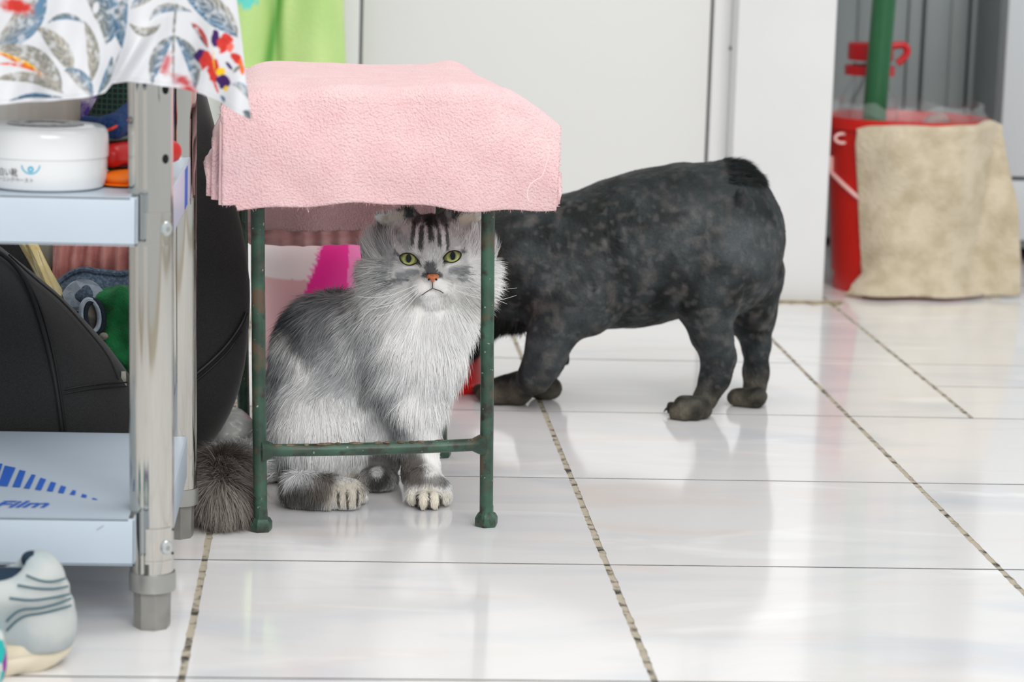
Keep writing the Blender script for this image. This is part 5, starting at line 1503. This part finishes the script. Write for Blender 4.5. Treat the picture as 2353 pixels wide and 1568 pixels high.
# far legs
f.chain([A(1300, 700, 3.48), A(1272, 780, 3.49), A(1262, 845, 3.50)], [.040, .024, .019], .012); f.cone(fl(1262, 892, .016), fl(1235, 893, .014), .0165, .015, .01)
f.cone(A(1285, 800, 3.50), A(1302, 832, 3.50), .014, .006, .006)
f.chain([A(1712, 640, 3.47), A(1727, 720, 3.478), A(1738, 795, 3.482), A(1738, 850, 3.480), A(1733, 893, 3.475)], [.055, .033, .0185, .0165, .0165], .012)
f.cone(fl(1738, 914, .0135), fl(1694, 912, .0125), .0145, .0135, .01)
for u in (1684, 1700, 1718): f.ell(fl(u, 915, .0095), (.0085, .009, .0092), .003)
# stub tail, wrinkles of skin
f.chain([A(1668, 398, 3.42), A(1700, 398, 3.41), A(1735, 425, 3.395)], [.017, .014, .006], .008)
f.cone(A(1700, 440, 3.335), A(1752, 560, 3.36), .006, .006, .012)
for a, b_ in (((1312, 610), (1352, 690)), ((1345, 640), (1372, 700)), ((1290, 640), (1330, 700))):
    f.cone(A(*a, 3.328), A(*b_, 3.318), .005, .0075, .010)
f.cone(A(1700, 500, 3.338), A(1722, 580, 3.345), .005, .007, .010)
for a, b_ in (((1520, 560), (1505, 690)), ((1330, 590), (1365, 680))): f.cone(A(*a, 3.318), A(*b_, 3.322), .004, .004, .012, cut=True)
DV, DF = f.mesh(2, lambda P: .0045*(vnoise(P, 30) - .5) + .0022*(vnoise(P, 75, 2) - .5))
DV[:, 2] = np.maximum(DV[:, 2], 0.0006)
DN = vnormals(DV, DF)
def dog_col(P, n):
    k1 = smooth01((.6*vnoise(P, 34, 1) + .4*vnoise(P, 80, 7) - .30)/.45)[:, None]; k2 = smooth01((vnoise(P, 95, 2) - .52)/.4)[:, None]; k3 = smooth01((vnoise(P, 150, 3) - .62)/.2)[:, None]
    c = s2l((14, 18, 18))*(1-k1) + s2l((50, 56, 58))*k1
    c = c*(1 - .30*k2) + s2l((112, 104, 98))*.30*k2; c = c*(1 - .22*k3) + s2l((124, 120, 116))*.22*k3
    for (a, b_, r_, k_) in ((1335, 650, .05, .35), (1650, 540, .07, .35), (1255, 800, .04, .35), (1640, 790, .05, .30), (1720, 560, .035, .3), (1480, 600, .03, .2)):
        q_ = A(a, b_, 3.36); dd_ = np.hypot(P[:, 0] - q_[0], P[:, 2] - q_[2]); kk = (0.75*k_*smooth01(1.4 - dd_/r_)*(.5 + vnoise(P, 60, 9)))[:, None]; c = c*(1-kk) + s2l((84, 89, 92))*kk
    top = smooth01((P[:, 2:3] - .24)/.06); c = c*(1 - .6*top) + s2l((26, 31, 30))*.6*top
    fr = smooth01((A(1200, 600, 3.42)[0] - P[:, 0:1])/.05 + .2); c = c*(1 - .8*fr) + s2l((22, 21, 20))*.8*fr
    pw = smooth01((.045 - P[:, 2:3])/.03); c = c*(1 - .6*pw) + (s2l((48, 44, 36))*(1-k1) + s2l((104, 96, 80))*k1)*.6*pw
    return c
M_DOG = tint_mat('shaved_dog_skin', .6, .22, bump=(220, .6, .0025), fine=(380, .45))
mesh_np('body', DV, DF, M_DOG, dog, True, dog_col(DV, DN))
M_DOGF = tint_mat('black_dog_hair', .7, .12)
# short stubble all over, tufts on the tail and a fringe under the neck
xt0, xt1 = A(1655, 400, 3.42)[0], A(1750, 400, 3.40)[0]; xn0, xn1 = A(1075, 700, 3.4)[0], A(1225, 700, 3.4)[0]
def tuft(P):
    tl = (P[:, 0] > xt0) & (P[:, 0] < xt1 + .01) & (P[:, 2] > A(1700, 425, 3.4)[2] + .004)
    nk = (P[:, 0] < xn1 - .012) & (P[:, 1] > 3.365) & (P[:, 2] < A(1150, 690, 3.4)[2]) & (P[:, 2] > .06)
    return tl, nk
def ddens(P, n): tl, nk = tuft(P); return np.where(tl, 9.0, np.where(nk, 5.0, 1.0))
def dlen(P, n): tl, nk = tuft(P); return np.where(tl, .011, np.where(nk, .016, .0026))
def dcomb(P, n):
    tl, nk = tuft(P); d = np.tile(np.array([.7, 0, -.7]), (len(P), 1)); d[tl] = (.8, -.1, -.1); d[nk] = (-.1, 0, -1); return d
st = strands('stubble', DV, DF, 42000, ddens, dlen, dcomb, lambda P, n: dog_col(P, n)*(.7 + .6*np.random.default_rng(2).random((len(P), 1))), .0006, M_DOGF, dog, lift=.30, seg=2, rnd=.18, nrmblend=.1, seed=21)
tag(st, kind='stuff')
M_CLAW = mat('dark_claw', (34, 30, 28), .35)
for u, v in ((1533, 934), (1098, 888), (1104, 899)):
    a = fl(u + 4, v + 4, .010); MB().tube([a, a + [-.004, -.002, -.001], a + [-.007, -.003, -.005]], [.0022, .0016, .0005], 8).build('claw', M_CLAW, dog)

# ================================================================== RED BOWL
bc = fl(1028, 893)*[1, 1, 0]; br = .052
M_BOWL = mat('red_glossy_plastic', (206, 22, 20), .25, coat=.3)
bowl = thing('pet_bowl', bc, 'red plastic bowl on the floor between the cat and the dog', 'bowl')
MB().lathe(bc, [(0, .004), (br*.80, .004), (br*.82, 0.0), (br*.98, 0.0), (br*1.0, .004), (br*.99, .010), (br*.93, .013), (br*.90, .045), (br*.93, .052), (br*.89, .052), (br*.84, .046), (br*.80, .020), (0, .014)], 56).build('shell', M_BOWL, bowl)
MB().lathe(bc, [(br*.995, .003), (br*1.03, .003), (br*1.03, .0075), (br*.99, .0075)], 56).build('rim', M_BOWL, bowl)

# ================================================================== BUCKET CORNER
YBK = 4.535
bx0, bx1 = A(1898, 285, YBK)[0], A(2268, 285, YBK)[0]
BC = np.array([(bx0 + bx1)/2, YBK, 0]); BR = (bx1 - bx0)/2; BZ = A(2100, 268, YBK)[2]
M_BKT = mat('red_bucket_plastic', (200, 24, 12), .3)
bucket = thing('bucket', BC, 'red plastic bucket beside the white pillar with a rag over it', 'bucket')
MB().lathe(BC, [(0, 0.006), (BR*.74, 0.006), (BR*.76, 0), (BR*.80, 0), (BR*.82, .01), (BR*.97, BZ*.93), (BR*1.01, BZ*.935), (BR*1.02, BZ), (BR*.985, BZ), (BR*.955, BZ*.93), (BR*.79, .014), (0, .012)], 72).build('shell', M_BKT, bucket)
M_BAIL = mat('pink_white_bail', (236, 190, 184), .4)
def on_bucket(u, v, off=.004):
    q = A(u, v, YBK - BR*.9); rr = BR*(.82 + .15*q[2]/BZ) + off
    dx = max(-rr*.985, min(rr*.985, q[0] - BC[0])); return np.array([BC[0] + dx, YBK - math.sqrt(rr*rr - dx*dx), q[2]])
MB().tube([on_bucket(u, v) for u, v in ((1905, 372), (1915, 390), (1935, 412), (1955, 434), (1975, 454), (2010, 480), (2060, 500))], .0038, 10).build('bail', M_BAIL, bucket)
q = on_bucket(1953, 326, .003)
tor = [q + np.array([.013*math.cos(t), -.002, .008*math.sin(t)]) for t in np.linspace(0, 2*math.pi, 20)]
MB().tube(tor, .0028, 8, cap=False).build('ear', M_BAIL, bucket)
# rag over the front of the bucket, its foot lying on the floor
nr, mr = 90, 120
LU = ([285, 300, 330, 450, 560, 630, 655, 680, 700], [1985, 1972, 1968, 1974, 1977, 1984, 1962, 1940, 1945]); RU = ([285, 400, 470, 600, 680, 700], [2300, 2322, 2338, 2344, 2342, 2330])
RP = np.zeros((nr, mr, 3))
for i in range(nr):
    s_ = i/(nr - 1)
    for j in range(mr):
        t_ = j/(mr - 1)
        vb = 697 + 7*s_ - 12*math.exp(-((s_ - .47)/.05)**2) - 4*math.sin(s_*9)
        vtp = 296 - 12*math.exp(-((s_ - .93)/.06)**2) + 8*math.exp(-(s_/.05)**2)
        v = vtp + (vb - vtp)*max(0, (t_ - .12))/.88
        u = np.interp(v, *LU)*(1 - s_) + np.interp(v, *RU)*s_
        q = A(u, v, YBK - BR)
        rr = BR*(.82 + .20*min(1, max(0, q[2]/BZ))) + .010
        dx = max(-rr*.96, min(rr*.96, q[0] - BC[0]))
        Y = YBK - math.sqrt(rr*rr - dx*dx)
        low = max(0, (v - 590)/110.0); Y -= .055*low**1.6*(0.7 + .3*math.cos(s_*7)) ; Y = min(Y, 4.44)
        Y += .006*math.sin(u/23 + v/140) + .004*math.sin(u/60 - v/33)
        if v > 640 and s_ < .45: Y -= .020*math.sin((v - 640)/55*math.pi)*(1 - s_/.45)
        P_ = A(u, v, Y)
        if t_ < .12:
            k = (.12 - t_)/.12; P_ = P_ + np.array([0, .075*k, -.03*k*k + .004*math.sin(k*3)])
        P_[2] = max(P_[2], .006)
        RP[i, j] = P_
ragm = mat('beige_microfibre', (205, 192, 168), .95, noise=(26, (182, 168, 140), .4, .68, 5), bump=(160, .8, .004), sheen=.3)
rag, _ = sheet('cleaning_rag', RP, .004, ragm); tag(rag, 'beige terry rag draped over the red bucket down to the floor', 'rag')
# green pole, jug with red cap, sponge and plastic film in the bucket
M_POLE = mat('green_enamel', (36, 92, 56), .35, noise=(9, (70, 120, 80), .5, .7, 3, (1, 1, .5)))
p0, p1 = A(2006, 300, 4.52), A(2033, -15, 4.50); dr_ = (p1 - p0)/np.linalg.norm(p1 - p0)
pole = thing('mop', p0 - dr_*.26, 'green mop handle leaning up out of the red bucket', 'mop')
MB().tube([p0 - dr_*.25, p0, p1, p1 + dr_*.8], .0205, 20).build('handle', M_POLE, pole)
MB().lathe(p0 - dr_*.27, [(0, 0), (.05, 0), (.055, .02), (.02, .045), (0, .05)], 20).build('mop_head', mat('grey_mop_cotton', (170, 168, 160), .95), pole)
YJ = 4.605; jx = A(2000, 130, YJ)[0]; zc1, zc0, zr1, zr0 = A(1990, 98, YJ)[2], A(1990, 138, YJ)[2], A(1990, 150, YJ)[2], A(1990, 172, YJ)[2]
M_CLEAR = mat('clear_plastic', (246, 250, 250), .08, trans=.9, ior=1.12, alpha=.35)
M_RCAP = mat('red_cap_plastic', (190, 22, 30), .35)
jug = thing('jug', (jx, YJ, .02), 'clear plastic jug with red cap and handle behind the green pole', 'jug')
MB().lathe((jx, YJ, 0), [(0, .02), (.052, .02), (.055, .03), (.055, zr0 - .07), (.048, zr0 - .04), (.032, zr0 - .008), (.030, zr0), (.030, zc1 - .01), (0, zc1 - .008)], 40).build('bottle', M_CLEAR, jug)
MB().lathe((jx, YJ, 0), [(.028, zc0), (.039, zc0), (.040, zc0 + .003), (.040, zc1 - .003), (.037, zc1), (0, zc1)], 40).build('cap', M_RCAP, jug)
MB().lathe((jx, YJ, 0), [(.031, zr0), (.044, zr0), (.044, zr1), (.031, zr1)], 40).build('collar_ring', M_RCAP, jug)
MB().tube([A(u, v, YJ - .01) for u, v in smooth_line([(2030, 112), (2055, 105), (2076, 104), (2085, 116), (2078, 132), (2062, 146)], 20)], .0065, 12).build('handle', M_RCAP, jug)
q = A(2152, 275, YBK + .02)
f = Field(q - [.06, .06, .16], q + [.06, .06, .05], .004); f.cone(q + [.0, 0, -.12], q + [0, 0, -.01], .03, .022, .01)
sp, _, _ = sdf_obj(f, 'sponge', mat('mauve_brown_sponge', (150, 118, 112), .9, bump=(150, .8, .004)), None, 1, lambda P: .008*(vnoise(P, 50) - .5)); tag(sp, 'mauve brown sponge poking above the rim of the bucket', 'sponge')
m = MB(); n = 90; rings = []
for z, rr in ((BZ - .02, .93), (BZ + .004, .955), (BZ + .016, .93), (BZ + .022, .86)):
    rings.append([m.bm.verts.new((BC[0] + BR*(rr + .03*math.sin(7*t + z*200) + .02*math.sin(17*t))*math.cos(t), BC[1] + BR*(rr + .03*math.sin(7*t + z*200))*math.sin(t), z + .004*math.sin(5*t + 1) + .003*math.sin(13*t))) for t in np.linspace(0, 2*math.pi, n, endpoint=False)])
for a, b_ in zip(rings, rings[1:]):
    for k in range(n): m.bm.faces.new((a[k], a[(k+1) % n], b_[(k+1) % n], b_[k]))
pf2 = m.build('plastic_liner', mat('clear_film', (235, 238, 238), .12, alpha=.12), None); tag(pf2, 'clear crumpled plastic liner around the mouth of the red bucket', 'plastic bag')
